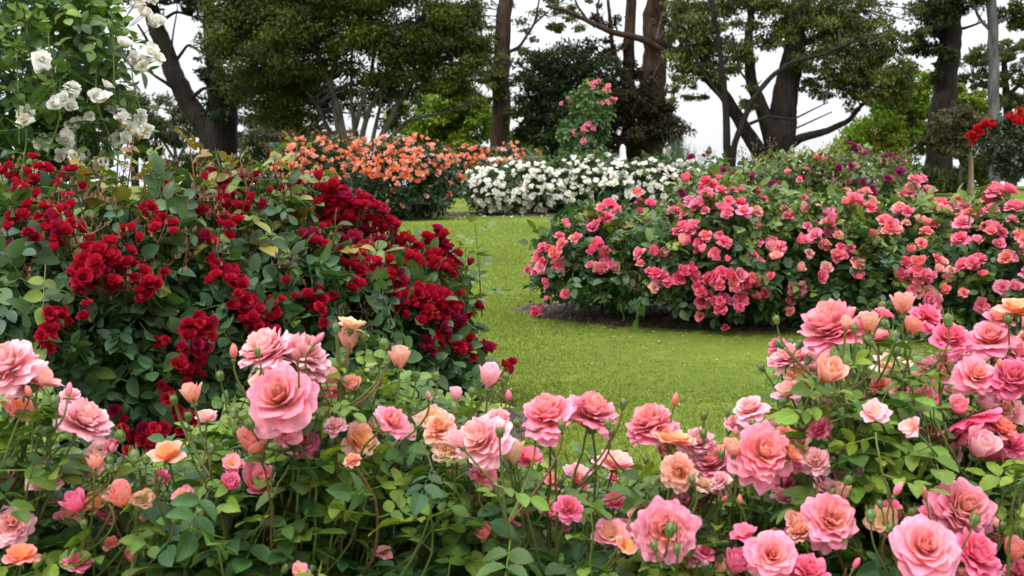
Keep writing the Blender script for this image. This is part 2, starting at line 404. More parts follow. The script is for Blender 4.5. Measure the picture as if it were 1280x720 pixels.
def compounds(g, O, D, N, size, age, pal, temps, k=5, rach=True, ml=0, ms=0):
    """compound rose leaves: origin, direction, upper side"""
    n = len(O)
    if n == 0: return
    D = nrm(D); N = nrm(N - D*np.sum(N*D, 1, keepdims=True)); B = np.cross(N, D)
    size = np.broadcast_to(np.asarray(size, float), (n,))
    rows = [(1.0, 0)] + [(t, s) for t in ((.72, .40) if k >= 5 else (.6,)) for s in (-1, 1)]
    if k >= 7: rows += [(.12, -1), (.12, 1)]
    for t, s in rows:
        keep = rng.random(n) > (.04 if s == 0 else .1)
        ang = rng.uniform(.95, 1.25, n)*s + rng.normal(size=n)*.12
        X = D*np.cos(ang)[:, None] + B*np.sin(ang)[:, None] + N*rng.normal(size=(n, 1))*.16
        X = nrm(X); Z = nrm(N + rng.normal(size=(n, 3))*.24); Z = nrm(Z - X*np.sum(X*Z, 1, keepdims=True)); Y = np.cross(Z, X)
        P = O + D*(t*size)[:, None] - np.array([[0, 0, 1.]])*(t*t*size*.12)[:, None]
        L = size*(.62 if s == 0 else .52)*rng.uniform(.8, 1.15, n)*(1 if t > .5 else .85)
        ti = rng.integers(0, len(temps), n); c = leafcol(pal, age)
        for q, T in enumerate(temps):
            w = keep & (ti == q); g.inst(T, P[w], X[w], Y[w], Z[w], L[w], c[w], ml)
    if rach:
        g.segs(O, O + D*size[:, None] - np.array([[0, 0, .12]])*size[:, None], size*.016, size*.010, leafcol(pal, np.minimum(age+.5, 1.2)), 3, ms)

# ------------------------------------------------------------------ roses
def petal_patch(L, a0, a1, a2, W, kap, phi, nr, ns, ruf, seed, z0=0., rb=.02, tipdip=.16, twist=0.):
    r_ = np.random.default_rng(seed)
    r = np.linspace(0, 1, nr+1); al = a0 + a1*r + a2*r**4
    st = L/nr
    am = (al[1:]+al[:-1])/2
    rho = rb + np.concatenate([[0], np.cumsum(np.sin(am))])*st; z = z0 + np.concatenate([[0], np.cumsum(np.cos(am))])*st
    s = np.linspace(-1, 1, ns+1)
    Rr, S = np.meshgrid(r, s, indexing='ij')
    # rounded tip: shrink r near the sides
    sh = 1 - tipdip*np.abs(S)**2.4 - .05*np.exp(-(S/.22)**2)*r_.uniform(0, 1)
    Re = Rr*sh
    rho2 = np.interp(Re.ravel(), r, rho).reshape(Re.shape); z2 = np.interp(Re.ravel(), r, z).reshape(Re.shape)
    w = W*(np.sin(np.pi*np.clip(Rr*.62+.06, 0, 1)))**.8
    K = np.maximum(rho2 + kap, .03*L+.01)
    de = S*w/K
    lat = K*np.sin(de); rad = K*np.cos(de) - kap*np.minimum(1, K/(kap+1e-6))
    p1, p2, p3 = r_.uniform(0, 6.28, 3)
    wob = ruf*Rr**1.5*(np.sin(S*3.1+p1)*.6 + np.sin(S*6.3+p2)*.4) 
    z2 = z2 + wob*L; rad = rad + ruf*.7*L*Rr**1.5*np.sin(S*4.0+p3)
    cp, sp_ = math.cos(phi), math.sin(phi)
    V = np.stack([rad*cp - lat*sp_, rad*sp_ + lat*cp, z2], -1).reshape(-1, 3)
    i, j = np.meshgrid(np.arange(nr), np.arange(ns), indexing='ij'); a = (i*(ns+1)+j).ravel()
    Q = np.stack([a, a+ns+1, a+ns+2, a+1], 1)
    return V, Q, Rr.ravel(), S.ravel()
def lerp(a, b, t): return a+(b-a)*t
def lc(a, b, t):
    t = np.asarray(t)[:, None]; return np.array(a)[None]*(1-t)+np.array(b)[None]*t
def var_seed(q): return (q*0.618) % 10
def rose(name, seed, form, cols, nr=7, ns=7, npet=None):
    """unit-diameter rose. form: full (ruffled rosette), high (pointed centre), loose (few open petals), ball, half (opening), bud
    cols: inner, outer, tip, back-tone"""
    r_ = np.random.default_rng(seed); g = Geo()
    F = dict(full=(58, .10, 1.52), high=(30, .05, 1.62), loose=(11, .45, 1.5), ball=(26, .10, 1.12), half=(12, .05, .62), bud=(7, .02, .26))[form]
    n = npet or F[0]; phi = 0
    cin, cout, ctip = cols; op = r_.uniform(.84, 1.10); wv = r_.uniform(.88, 1.15); lop = r_.uniform(0, 6.28)
    for i in range(n):
        if form in ('full', 'high', 'loose') and i > n*.4 and r_.random() < .07: continue
        t = i/(n-1); phi += 2.39996 + r_.normal()*.22
        if form == 'full':
            a0 = lerp(.12, 1.38, t**.62) + r_.normal()*.12; a1 = lerp(-.35, .15, t) + r_.normal()*.16; a2 = lerp(-.2, .55, t)+r_.normal()*.3
            L = lerp(.29, .46, t**.6)*r_.uniform(.9, 1.06); W = lerp(.09, .20, t**.6)*r_.uniform(.85, 1.15); kap = lerp(-.01, .18, t); ruf = lerp(.085, .09, t); rb = lerp(.012, .06, t); phi += r_.normal()*.4
        elif form == 'high':
            a0 = lerp(.05, 1.25, t**1.1)+r_.normal()*.06; a1 = lerp(-.30, .35, t); a2 = lerp(0, 1.1, t)
            L = lerp(.40, .50, t)*r_.uniform(.95, 1.05); W = lerp(.14, .29, t); kap = lerp(.0, .14, t); ruf = lerp(.03, .09, t); rb = lerp(.012, .05, t)
        elif form == 'loose':
            a0 = lerp(.5, 1.25, t)+r_.normal()*.1; a1 = r_.normal()*.2+.1; a2 = .3+r_.normal()*.3; L = lerp(.36, .5, t); W = .25; kap = .18; ruf = .09; rb = .04
        elif form == 'ball':
            a0 = lerp(.1, 1.15, t); a1 = lerp(-.4, -.35, t); a2 = lerp(-.4, .25, t); L = lerp(.36, .55, t); W = lerp(.12, .3, t); kap = lerp(0, .08, t); ruf = .035; rb = lerp(.01, .05, t)
        elif form == 'half':
            a0 = lerp(.15, .85, t); a1 = lerp(-.5, -.95, t); a2 = lerp(0, .8, t**2); L = lerp(.62, .72, t); W = lerp(.17, .32, t); kap = lerp(0, .02, t); ruf = .025; rb = lerp(.01, .06, t)
        else:
            a0 = lerp(.5, .78, t); a1 = lerp(-1.05, -1.5, t); a2 = lerp(.0, .25, t); L = lerp(.92, .86, t); W = lerp(.26, .36, t); kap = 0; ruf = .01; rb = .03
        if form in ('full', 'high', 'ball'):
            a0 *= op*(1+.10*t*math.cos(phi-lop)); W *= wv
            if t > .7 and r_.random() < .22: a0 += r_.uniform(.15, .5); a2 += .4
        V, Q, rr, ss = petal_patch(L, a0, a1, a2, W, kap, phi, nr, ns, ruf, seed*97+i, z0=lerp(.02, .0, t) if form != 'full' else lerp(.13, 0, t), rb=rb, tipdip=.2 if form != 'bud' else .35)
        c = lc(cin, cout, np.clip(t*.75 + .38*rr - .12 + r_.normal()*.08, 0, 1))
        k_ = (.85*np.clip((rr-.45)*1.7, 0, 1)*np.clip(t+.35, 0, 1))[:, None]; c = c*(1-k_) + np.array(ctip)[None]*k_
        c = c*r_.uniform(.93, 1.05)
        g.add(V, Q, c, np.stack([rr, ss, np.full(len(rr), i*1.37+var_seed(seed))], 1))
    return g.mesh(name, [PETAL])
def calyx_mesh(seed, spread=1.0, hip=.085, hi=True, col=(.10, .16, .035)):
    """green hip under a bloom with five pointed sepals"""
    r_ = np.random.default_rng(seed); g = Geo()
    zs = np.array([-.16, -.14, -.08, -.02, .02, .04]); rs = np.array([.022, .05, 1*hip, hip*.95, hip*.7, .02])
    g.tube(np.stack([0*zs, 0*zs, zs], 1), rs, col, 8 if hi else 6)
    for k in range(5):
        V, Q, rr, ss = petal_patch(.34, lerp(.25, 1.5, spread), lerp(-.35, .7, spread), .3, .06, .05, k*1.2566+r_.normal()*.1, 5, 2, .03, seed+k, rb=hip*.7, tipdip=.0)
        # taper to a point
        V = V.reshape(6, 3, 3); mid = V[:, 1:2]; V = mid + (V-mid)*(1-np.linspace(0, 1, 6)**1.4*.95)[:, None, None]
        g.add(V.reshape(-1, 3), Q, np.array(col)*r_.uniform(.8, 1.2))
    return g.mesh('calyx', [STEM])

KINDS = {  # inner, outer, tip
    'fg_pink': ((.97, .52, .30), (.95, .17, .36), (.98, .46, .61)),
    'fg_pale': ((.98, .60, .46), (.96, .34, .48), (.99, .66, .74)),
    'fg_peach': ((.95, .44, .14), (.94, .40, .30), (.96, .62, .55)),
    'fg_coral': ((.93, .34, .12), (.90, .25, .20), (.93, .42, .42)),
    'fg_faded': ((.72, .45, .22), (.66, .33, .27), (.52, .28, .18)),
    'fg_hot': ((.93, .26, .28), (.88, .09, .28), (.94, .34, .53)),
    'fg_cream': ((.92, .60, .25), (.93, .70, .52), (.93, .68, .60)),
    'crimson': ((.40, .005, .013), (.40, .006, .018), (.48, .012, .045)),
    'dusky': ((.29, .005, .028), (.30, .008, .04), (.38, .016, .08)),
    'pink': ((.90, .20, .19), (.86, .09, .23), (.94, .33, .48)),
    'coral': ((.92, .30, .15), (.88, .14, .19), (.93, .37, .42)),
    'blush':    ((.90, .45, .28), (.90, .38, .36), (.92, .55, .52)),
    'white': ((.88, .86, .72), (.90, .90, .85), (.93, .93, .91)),
    'orange': ((.90, .28, .06), (.88, .20, .08), (.91, .34, .19)),
    'salmon': ((.91, .44, .22), (.90, .38, .26), (.93, .54, .42)),
    'magenta':  ((.30, .015, .09), (.28, .014, .11), (.36, .03, .18)),
    'scarlet': ((.52, .006, .010), (.50, .006, .012), (.56, .02, .03)),
    'ivory': ((.88, .82, .58), (.89, .88, .78), (.92, .92, .88)),
    'hotpink': ((.88, .15, .16), (.83, .05, .18), (.91, .24, .40)),
    'rosy': ((.88, .26, .30), (.85, .16, .32), (.94, .44, .58)),
}
_cache = {}
def bloom(form, kind, var, res):
    k = (form, kind, var, res)
    if k not in _cache:
        nr, ns, npet = dict(hi=(8, 8, None), mid=(5, 4, dict(full=32, high=18, loose=10, ball=20, half=9, bud=6)[form]), low=(3, 3, dict(full=14, high=11, loose=8, ball=11, half=6, bud=5)[form]))[res]
        _cache[k] = rose('rose_'+form, sum(map(ord, form))*7+var*13+1, form, KINDS[kind], nr, ns, npet)
    return _cache[k]
def calyx(spread, var=0, hi=True):
    k = ('calyx', spread, var, hi)
    if k not in _cache: _cache[k] = calyx_mesh(3+var, spread, hi=hi, hip=.085 if spread > .5 else .12)
    return _cache[k]
def frame(axis, P, d, spin):
    z = Vector(axis).normalized(); q = z.to_track_quat('Z', 'Y')
    return Matrix.Translation(Vector(P)) @ q.to_matrix().to_4x4() @ Matrix.Rotation(spin, 4, 'Z') @ Matrix.Diagonal((d, d, d, 1))
_raw = {}
def raw(me):
    if me.name not in _raw:
        v = np.empty(len(me.vertices)*3, np.float32); me.vertices.foreach_get('co', v)
        q = np.empty(len(me.loops), np.int32); me.loops.foreach_get('vertex_index', q)
        c = np.empty(len(me.vertices)*4, np.float32); me.attributes['tint'].data.foreach_get('color', c)
        u = np.empty(len(me.vertices)*3, np.float32); me.attributes['luv'].data.foreach_get('vector', u)
        _raw[me.name] = (v.reshape(-1, 3), q.reshape(-1, 4), c.reshape(-1, 4)[:, :3], u.reshape(-1, 3))
    return _raw[me.name]
def put_flower(root, P, axis, diam, form, kind, res, var=0, cal=False, name=None):
    base = np.array(root.location); axis = np.asarray(axis, float)
    M = frame(axis, np.asarray(P)-base, diam, rng.uniform(0, 6.28))
    f = link(name or ('flower' if form not in ('bud',) else 'bud'), bloom(form, kind, var, res), root, M=M)
    if cal: link('calyx', calyx(.05 if form == 'bud' else (.35 if form == 'half' else 1.0), var % 2, res == 'hi'), f)
    return f

# ------------------------------------------------------------------ garden bushes built from lobes
def smooth_path(P, n=12):
    P = np.asarray(P, float); t = np.linspace(0, len(P)-1, n); i = np.arange(len(P))
    out = np.stack([np.interp(t, i, P[:, k]) for k in range(3)], 1)
    if n > 4 and len(P) > 2:
        for _ in range(2): out[1:-1] = (out[:-2]+2*out[1:-1]+out[2:])/4
    return out
def ell_hit(lobes, px, py):
    """nearest point where the line of sight meets the bush"""
    d = ray(px, py); best = None
    for C, A in lobes:
        o = (CAMP-C)/A; e = d/A; a = e@e; b = o@e; c = o@o-1; D = b*b-a*c
        if D > 0:
            t = (-b-math.sqrt(D))/a
            if best is None or t < best[0]:
                P = CAMP+d*t; best = (t, P, nrm((P-C)/A**2))
    if best is None:   # just outside: closest lobe, at its middle depth
        v = []
        for C, A in lobes:
            t = C[1]/d[1]; P = CAMP+d*t; q = (P-C)/A; v.append((np.linalg.norm(q), P, nrm(q+np.array([0, -.3, .2]))))
        _, P, nn = min(v, key=lambda x: x[0]); return P, nn
    return best[1], best[2]
def lobe(px, py, Y, rx, ry, rz): return (at(px, py, Y), np.array([rx, ry, rz]))
def bush(name, label, cat, group, base, lobes, n, size, pal, temps, flowers, res, diam, young=.35, k=5, cal=False, leafmat=None, canes=7, zmin=.06, twigs=None, shell=.5, upbias=.55, shoots=(), lift=.06, more=1.0, spread=7):
    """flowers: (px, py, form, kind, scale) seen in the photo"""
    root = thing(name, base, label, cat, group); base = np.array(base, float)
    vol = np.array([A[0]*A[2] for C, A in lobes]); vol /= vol.sum()
    g = Geo(); ztop = max(C[2]+A[2] for C, A in lobes)
    fl = []
    flowers = list(flowers)
    if more > 1:   # thicken the clusters
        for f in list(flowers):
            for _ in range(int(more-1+rng.random())): flowers.append((f[0]+rng.normal()*spread, f[1]+rng.normal()*spread*.8, f[2], f[3], f[4]*rng.uniform(.85, 1.1)))
    for f in flowers:
        P, nn = ell_hit(lobes, f[0], f[1]); P = P + (nn*np.array([1, 1, .15])*.5 - nrm(ray(f[0], f[1]))*.7)*lift*rng.uniform(.1, 1.3)*A_(lobes)
        fl.append((P, nn, f))
    FP = np.array([f[0] for f in fl]) if fl else np.zeros((0, 3))
    for (C, A), v in zip(lobes, vol):
        m = int(n*v*1.5); u = rdir(m)
        lump = 1 + .10*np.sin(u[:, 0]*5+C[0]*9)*np.sin(u[:, 1]*6+C[1])+.08*np.sin(u[:, 2]*7+C[0]*5+u[:, 0]*4)
        rr = np.where(rng.random(m) < .75, rng.uniform(.82, 1.06, m), rng.uniform(shell, .85, m))*lump
        O = C + u*A*rr[:, None]
        w = O[:, 2] > zmin
        for C2, A2 in lobes:
            if C2 is C: continue
            w &= np.linalg.norm((O-C2)/A2, axis=1) > .62
        O, u, rr = O[w], u[w], rr[w]; m = len(O)
        out = nrm(u/A)
        N = nrm(out*.65+np.array([[0, 0, upbias]])+rng.normal(size=(m, 3))*.42)
        D = nrm(out*.6 + rng.normal(size=(m, 3))*.8+np.array([[0, 0, -.15]]))
        hgt = np.clip((O[:, 2]-ztop*.55)/(ztop*.5), 0, 1)
        age = np.where(rng.random(m) < young*(.25+hgt*1.1), rng.uniform(.4, 1.1, m), rng.uniform(0, .3, m))
        age = np.where((rng.random(m) < .09*hgt), rng.uniform(1.2, 2, m), age)
        compounds(g, O - D*size*.5, D, N, size*rng.uniform(.7, 1.2, m), age, pal, temps, k, rach=(res != 'low'), ml=0, ms=1)
        sel = rng.random(m) < .25
        inner = C + (O-C)*rng.uniform(.3, .6, (m, 1)); inner[:, 2] = np.maximum(inner[:, 2]-.05*A[2], .03)
        g.segs(inner[sel], O[sel], .0035*A_(lobes)**.5, .002*A_(lobes)**.5, np.array([.05, .055, .02]), 3, 1)
    for P, nn, f in fl:   # pedicels
        g.segs(P[None], (P - nn*.10*A_(lobes) + np.array([rng.normal()*.03, .06, -.05])*A_(lobes))[None], .0022, .003, np.array([.09, .09, .03]), 4, 1)
    if twigs:   # spent sprays: thin russet stalks with small hips standing above the leaves
        ns, h, col = twigs
        for (C, A), v in zip(lobes, vol):
            for _ in range(max(1, int(ns*v))):
                u = rdir(1)[0]; u[2] = abs(u[2])*.9+.25; u = nrm(u); P = C+u*A*rng.uniform(.92, 1.03)
                top = P + nrm(u*.5+np.array([0, 0, 1.])+rng.normal(size=3)*.3)*h*rng.uniform(.5, 1.2)
                g.segs(P[None], top[None], .003, .002, np.array(col)*.8, 3, 1)
                q = 7; e = top + nrm(rng.normal(size=(q, 3))+np.array([[0, 0, .7]]))*h*rng.uniform(.25, .6, (q, 1))
                g.segs(np.repeat(top[None], q, 0), e, .0017, .0013, np.array(col)*rng.uniform(.7, 1.3), 3, 1)
                g.segs(e, e+np.array([[0, 0, .014]]), .0058, .003, np.array(col)[None]*rng.uniform(.5, 1.4, (q, 1)), 5, 1)
    for sx, sy, sY, ln, ag in shoots:   # long young shoots standing clear of the bush
        top = at(sx, sy, sY); S = smooth_path([top, top-np.array([rng.normal()*.02, .01, ln*.5]), top-np.array([rng.normal()*.05, -.03, ln])], 9)
        g.tube(S, np.linspace(.0022, .0045, 9)*(sY/4.5)**.5, np.array([.20, .09, .03]) if ag > 1 else np.array([.14, .17, .04]), 5, 1)
        q = 8; t = np.linspace(0, .85, q); p = np.stack([np.interp(t, np.linspace(0, 1, 9), S[:, c]) for c in range(3)], 1)
        a = np.arange(q)*2.4+rng.uniform(0, 6); D = np.stack([np.cos(a), np.sin(a), lerp(.9, -.1, t)], 1)
        compounds(g, p, D, np.array([[0, 0, 1.]])+rng.normal(size=(q, 3))*.3, size*lerp(.45, 1.0, t**.6), np.clip(ag-t*.9+rng.normal(size=q)*.1, .3, 2), pal, temps, k, True, 0, 1)
    g.build('foliage', [leafmat or LEAF, STEM], root, base)
    for kx in range(canes):
        C, A = lobes[kx % len(lobes)]; u = rdir(1)[0]; e = C + u*A*.6; e[2] = C[2]+abs(u[2])*A[2]*.7
        b = np.array([lerp(base[0], C[0], .75)+rng.normal()*.06*A[0]/.5, lerp(base[1], C[1], .75)+rng.normal()*.06, .0])
        mid = (b+e)/2+rng.normal(size=3)*.05; c = Geo()
        c.tube(smooth_path([b, mid, e], 8)-base, np.linspace(.012, .005, 8)*A_(lobes)**.5, (.08, .07, .03), 6); link('cane', c.mesh('cane', [CANE]), root)
    rest = None
    if len(fl) > 100:
        sz = np.array([diam*f[4]/P[1] for P, nn, f in fl]); order = np.argsort(-sz); fl = [fl[q] for q in order]; rest = Geo()
    for i, (P, nn, f) in enumerate(fl):
        px, py, form, kind, sc = f
        ax = nrm(nn*.7+np.array([0, -.25, .55])+rng.normal(size=3)*.28)
        if i < 100: put_flower(root, P, ax, diam*sc, form, kind, res, i % 4, cal)
        else:
            v, q, c, u = raw(bloom(form, kind, i % 4, res)); Mx = np.array(frame(ax, P-base, diam*sc, rng.uniform(0, 6.28)))
            rest.add(v@Mx[:3, :3].T + Mx[:3, 3], q, c*rng.uniform(.9, 1.1), u)
    if rest is not None: tag(link('flower_mass', rest.mesh('flower_mass', [PETAL]), root), kind='stuff')
    return root
def A_(lobes): return min(2.2, float(np.mean([A[0] for C, A in lobes]))/.5)
def scatter(x0, y0, x1, y1, n, forms, kinds, s0=.8, s1=1.15, sep=0):
    out = []; tries = 0
    while len(out) < n and tries < n*40:
        tries += 1
        x, y = rng.uniform(0, 1, 2)
        a, b = 2*x-1, 2*y-1
        if a*a+b*b > 1.15: continue
        X, Y = x0+(x1-x0)*x, y0+(y1-y0)*y
        if sep and any((X-o[0])**2+(Y-o[1])**2 < sep*sep for o in out): continue
        out.append((X, Y, forms[rng.integers(len(forms))], kinds[rng.integers(len(kinds))], rng.uniform(s0, s1)))
    return out

# ------------------------------------------------------------------ trees
TPAL = {
    'dark':  ((.016, .032, .008), (.105, .135, .014)),
    'mid':   ((.020, .036, .012), (.080, .100, .022)),
    'olive': ((.038, .055, .016), (.15, .165, .034)),
    'bright': ((.085, .165, .014), (.23, .33, .028)),  # fresh green, raised to put sunlight into the colour of the shaded shrub
    'lime':  ((.09, .15, .012), (.24, .30, .03)),
    'ever':  ((.010, .022, .008), (.036, .058, .012)),
    'brown': ((.020, .016, .009), (.075, .05, .022)),
    'bronze': ((.035, .040, .016), (.13, .105, .045)),
    'blue':  ((.05, .085, .065), (.13, .18, .14)),
    'pine':  ((.035, .055, .016), (.115, .135, .035)),
    'haze':  ((.045, .060, .035), (.12, .13, .07)),
}
def crown_geo(lobes, pal, leaf=.17, temp=None, droop=.0, clump=.5, limbs=None, twigcol=(.03, .022, .016), flat=.5, dens=1.0):
    """lobes: (px, py, Y, rx px, ry px, leaves)"""
    g = Geo(); a, b = [np.array(x) for x in TPAL[pal]]
    for px, py, Y, rx, ry, n in lobes:
        n = int(n*dens); C = at(px, py, Y); s = Y/FPX; A = np.array([rx*s, max(rx, ry)*s*.8, ry*s])
        k = max(4, int(n/90/dens)); u = rdir(k); rr = rng.random(k)**.5*rng.choice([1, 1.12], k)
        cc_ = C + u*A*rr[:, None]
        cr_ = clump*rng.uniform(.45, 1.15, k)*min(1.0, max(.25, A.min()/.9))
        m = rng.multinomial(n, cr_**2/np.sum(cr_**2))
        idx = np.repeat(np.arange(k), m); n2 = len(idx)
        off = rdir(n2)*(rng.random((n2, 1))**.6)*cr_[idx][:, None]; off[:, 2] *= flat
        O = cc_[idx] + off
        bright = rng.random(k)[idx]**1.5*.65 + rng.random(n2)*.35
        N = nrm(off/cr_[idx][:, None]*.6 + np.array([[0, 0, .5]]) + rng.normal(size=(n2, 3))*.5)
        X = nrm(rng.normal(size=(n2, 3)) + np.array([[0, 0, -droop]]) + off/cr_[idx][:, None]*.4); Y_ = nrm(np.cross(N, X)); Z = np.cross(X, Y_)
        col = a*(1-bright[:, None])+b*bright[:, None]; col = col*rng.uniform(.8, 1.2, (n2, 1))
        g.inst(temp or QUADLEAF, O, X, Y_, Z, leaf*rng.uniform(.6, 1.3, n2), col, 0)
        if limbs is not None and len(limbs):
            d = np.linalg.norm(cc_[:, None]-limbs[None], axis=2); j = d.argmin(1); A0 = limbs[j]; dd = d.min(1)
            w = (dd < 6) & (rng.random(k) < .6)
            if w.any():
                mid = (A0[w]+cc_[w])/2+rng.normal(size=(w.sum(), 3))*.15+np.array([[0, 0, .12]])
                r0 = np.clip(.012*dd[w]+.012, .015, .07)
                g.segs(A0[w], mid, r0, r0*.7, np.array(twigcol), 5, 1); g.segs(mid, cc_[w], r0*.7, r0*.3, np.array(twigcol), 4, 1)
    return g
def tree(name, label, group, base, limbs, lobes, bark, pal, cat='tree', **kw):
    """limbs: ([(px, py, Y), ...], width0 px, width1 px)"""
    base = np.array(base, float); root = thing(name, base, label, cat, group)
    L = []
    if limbs:
        g = Geo()
        for pts, w0, w1 in limbs:
            P = np.array([at(*p) for p in pts]); n = max(8, 7*len(P)); Ps = smooth_path(P, n)
            Ymean = np.mean([p[2] for p in pts]); s = Ymean/FPX
            jt = rng.normal(size=(n-2, 3))*w1*s*.12; jt[1:-1] = (jt[:-2]+jt[1:-1]+jt[2:])/3; Ps[1:-1] += jt
            g.tube(Ps-base, np.linspace(w0, w1, n)*s/2, (.1, .1, .1), 14 if w0 > 12 else 7, bump=.025); L.append(Ps)
        g.build('trunk', [bark], root)
    limbp = np.concatenate(L) if L else np.array([base, base+np.array([0, 0, .6])])
    if lobes: crown_geo(lobes, pal, limbs=limbp, **kw).build('crown', [TLEAF, STEM], root, base)
    return root
def gnd(px, Y): P = at(px, 300, Y); t = min(max((Y-44)/60, 0), 1); return (P[0], Y, -9*t*t*(3-2*t))
def gpx(Y): return 198 + FPX*CAM_H/Y
G1 = 'tall trees along the far edge of the lawn'
# leaning dark tree, left
Y = 40
tree('leaning_tree', 'dark leaning tree with forked black trunk, standing left of the broad dense tree', G1, gnd(268, Y),
     [([(268, 246, Y), (268, 200, Y), (262, 165, Y), (236, 130, Y), (212, 80, Y), (193, 30, Y), (180, -20, Y), (172, -80, Y)], 30, 16),
      ([(274, 246, Y), (272, 205, Y), (272, 150, Y), (276, 120, Y)], 38, 18),
      ([(272, 200, Y), (276, 150, Y), (283, 118, Y+.5), (310, 108, Y), (360, 104, Y), (420, 92, Y-.5)], 48, 12),
      ([(278, 150, Y), (272, 120, Y), (268, 80, Y), (262, 30, Y), (258, -40, Y)], 30, 10),
      ([(212, 80, Y), (190, 60, Y-.3), (172, 30, Y-.5)], 6, 2.5), ([(214, 84, Y), (235, 55, Y), (262, 72, Y)], 5, 2),
      ([(230, 118, Y), (205, 102, Y-.5), (178, 84, Y-.7)], 6, 2), ([(234, 125, Y), (255, 110, Y-.3), (290, 112, Y)], 6, 2.5),
      ([(196, 30, Y), (220, 14, Y), (258, 26, Y)], 5, 2), ([(187, 0, Y), (210, 6, Y-.4), (245, -8, Y)], 5, 2), ([(216, 90, Y), (215, 50, Y-.4), (222, 10, Y-.4)], 3.5, 1.5)],
     [(265, 112, Y-.6, 20, 40, 1500), (262, 90, Y-.5, 14, 30, 700), (200, -12, Y, 60, 22, 2200), (160, -40, Y, 60, 40, 1500), (262, -10, Y, 40, 30, 1200), (220, 4, Y-.4, 34, 8, 260)], BARK_DARK, 'ever', leaf=.16, droop=.8)
# broad dark evergreen with many pale stems
Y = 37
tree('spreading_tree', 'broad dense dark green tree with many slender stems behind the orange roses', G1, gnd(440, Y),
     [([(432, 246, Y), (430, 175, Y), (424, 140, Y), (408, 95, Y), (385, 40, Y)], 12, 4), ([(445, 246, Y), (440, 172, Y), (455, 120, Y), (466, 85, Y), (470, 20, Y)], 9, 3.5),
      ([(452, 246, Y), (452, 170, Y), (462, 135, Y), (490, 95, Y), (520, 50, Y)], 9, 3), ([(425, 246, Y), (424, 170, Y), (416, 130, Y), (414, 90, Y), (430, 30, Y)], 8, 3),
      ([(462, 246, Y), (474, 175, Y), (498, 130, Y), (515, 100, Y), (560, 70, Y)], 10, 3), ([(480, 180, Y), (510, 150, Y), (560, 140, Y), (600, 125, Y)], 6, 2),
      ([(440, 246, Y), (445, 180, Y), (438, 120, Y), (440, 60, Y)], 7, 3), ([(458, 246, Y), (466, 172, Y), (476, 130, Y), (474, 80, Y)], 7, 2.5), ([(420, 246, Y+.5), (414, 170, Y+.5), (396, 130, Y+.5), (372, 100, Y+.5)], 8, 3)],
     [(312, 55, Y, 56, 66, 9000), (306, 10, Y-.5, 50, 40, 4000), (345, 125, Y+1, 50, 30, 2200), (340, 0, Y, 80, 60, 8000), (400, 20, Y, 90, 75, 11000), (470, 30, Y, 80, 75, 10000), (530, 50, Y, 70, 58, 8000), (570, 70, Y, 42, 40, 3500), (380, 90, Y+1.2, 60, 40, 3500), (540, 105, Y, 55, 20, 1800), (575, 112, Y, 40, 16, 1200), (595, 70, Y, 24, 30, 1400), (560, 25, Y, 40, 34, 2600), (375, 140, Y+3, 46, 34, 2600), (430, 125, Y+3, 46, 30, 2200), (485, 135, Y+3, 40, 26, 1600), (400, 170, Y+3, 50, 16, 1400), (450, -50, Y, 160, 60, 8000), (350, 110, Y+2, 40, 55, 1800), (330, 60, Y-1.5, 50, 40, 3000), (500, 100, Y+2.5, 60, 35, 2200)],
     BARK_PALE, 'dark', leaf=.135, clump=.6, dens=1.45)
# straight trunk in the middle
Y = 42
tree('gum_tree', 'tall straight brown trunk with sparse leaves rising behind the far orange roses', G1, gnd(625, Y),
     [([(624, 240, Y), (625, 170, Y), (626, 100, Y), (629, 40, Y), (631, -20, Y), (632, -120, Y)], 26, 15), ([(628, 70, Y), (650, 58, Y), (668, 30, Y), (676, -10, Y)], 5, 2), ([(627, 120, Y), (612, 100, Y), (596, 88, Y)], 4, 1.5), ([(668, 30, Y), (690, 10, Y)], 3, 1.2)],
     [(612, 78, Y, 26, 32, 1300), (600, 120, Y, 30, 18, 700), (655, 20, Y, 28, 22, 420), (600, 25, Y, 22, 24, 500), (690, 40, Y, 16, 16, 320), (600, 50, Y, 26, 40, 1500), (625, 100, Y-.5, 22, 26, 700), (700, 10, Y, 40, 20, 900), (665, 60, Y, 22, 18, 420), (720, 30, Y-.5, 30, 14, 420), (580, 20, Y, 20, 30, 700), (640, 145, Y-.4, 16, 12, 250), (640, -70, Y, 90, 40, 2500)], BARK_BROWN, 'olive', leaf=.15, droop=1.0)
# round dark tree
Y = 39
tree('round_tree', 'rounded near black evergreen with russet top, between two brown trunks', G1, gnd(700, Y),
     [([(700, 246, Y), (700, 190, Y), (700, 120, Y)], 14, 6)],
     [(690, 100, Y, 44, 46, 5800), (725, 90, Y, 44, 44, 5400), (670, 130, Y, 34, 36, 2600), (700, 150, Y, 46, 40, 6000), (735, 150, Y+1, 30, 40, 2600), (670, 170, Y, 25, 22, 1500), (700, 185, Y, 40, 15, 2000)], BARK_DARK, 'ever', leaf=.15)
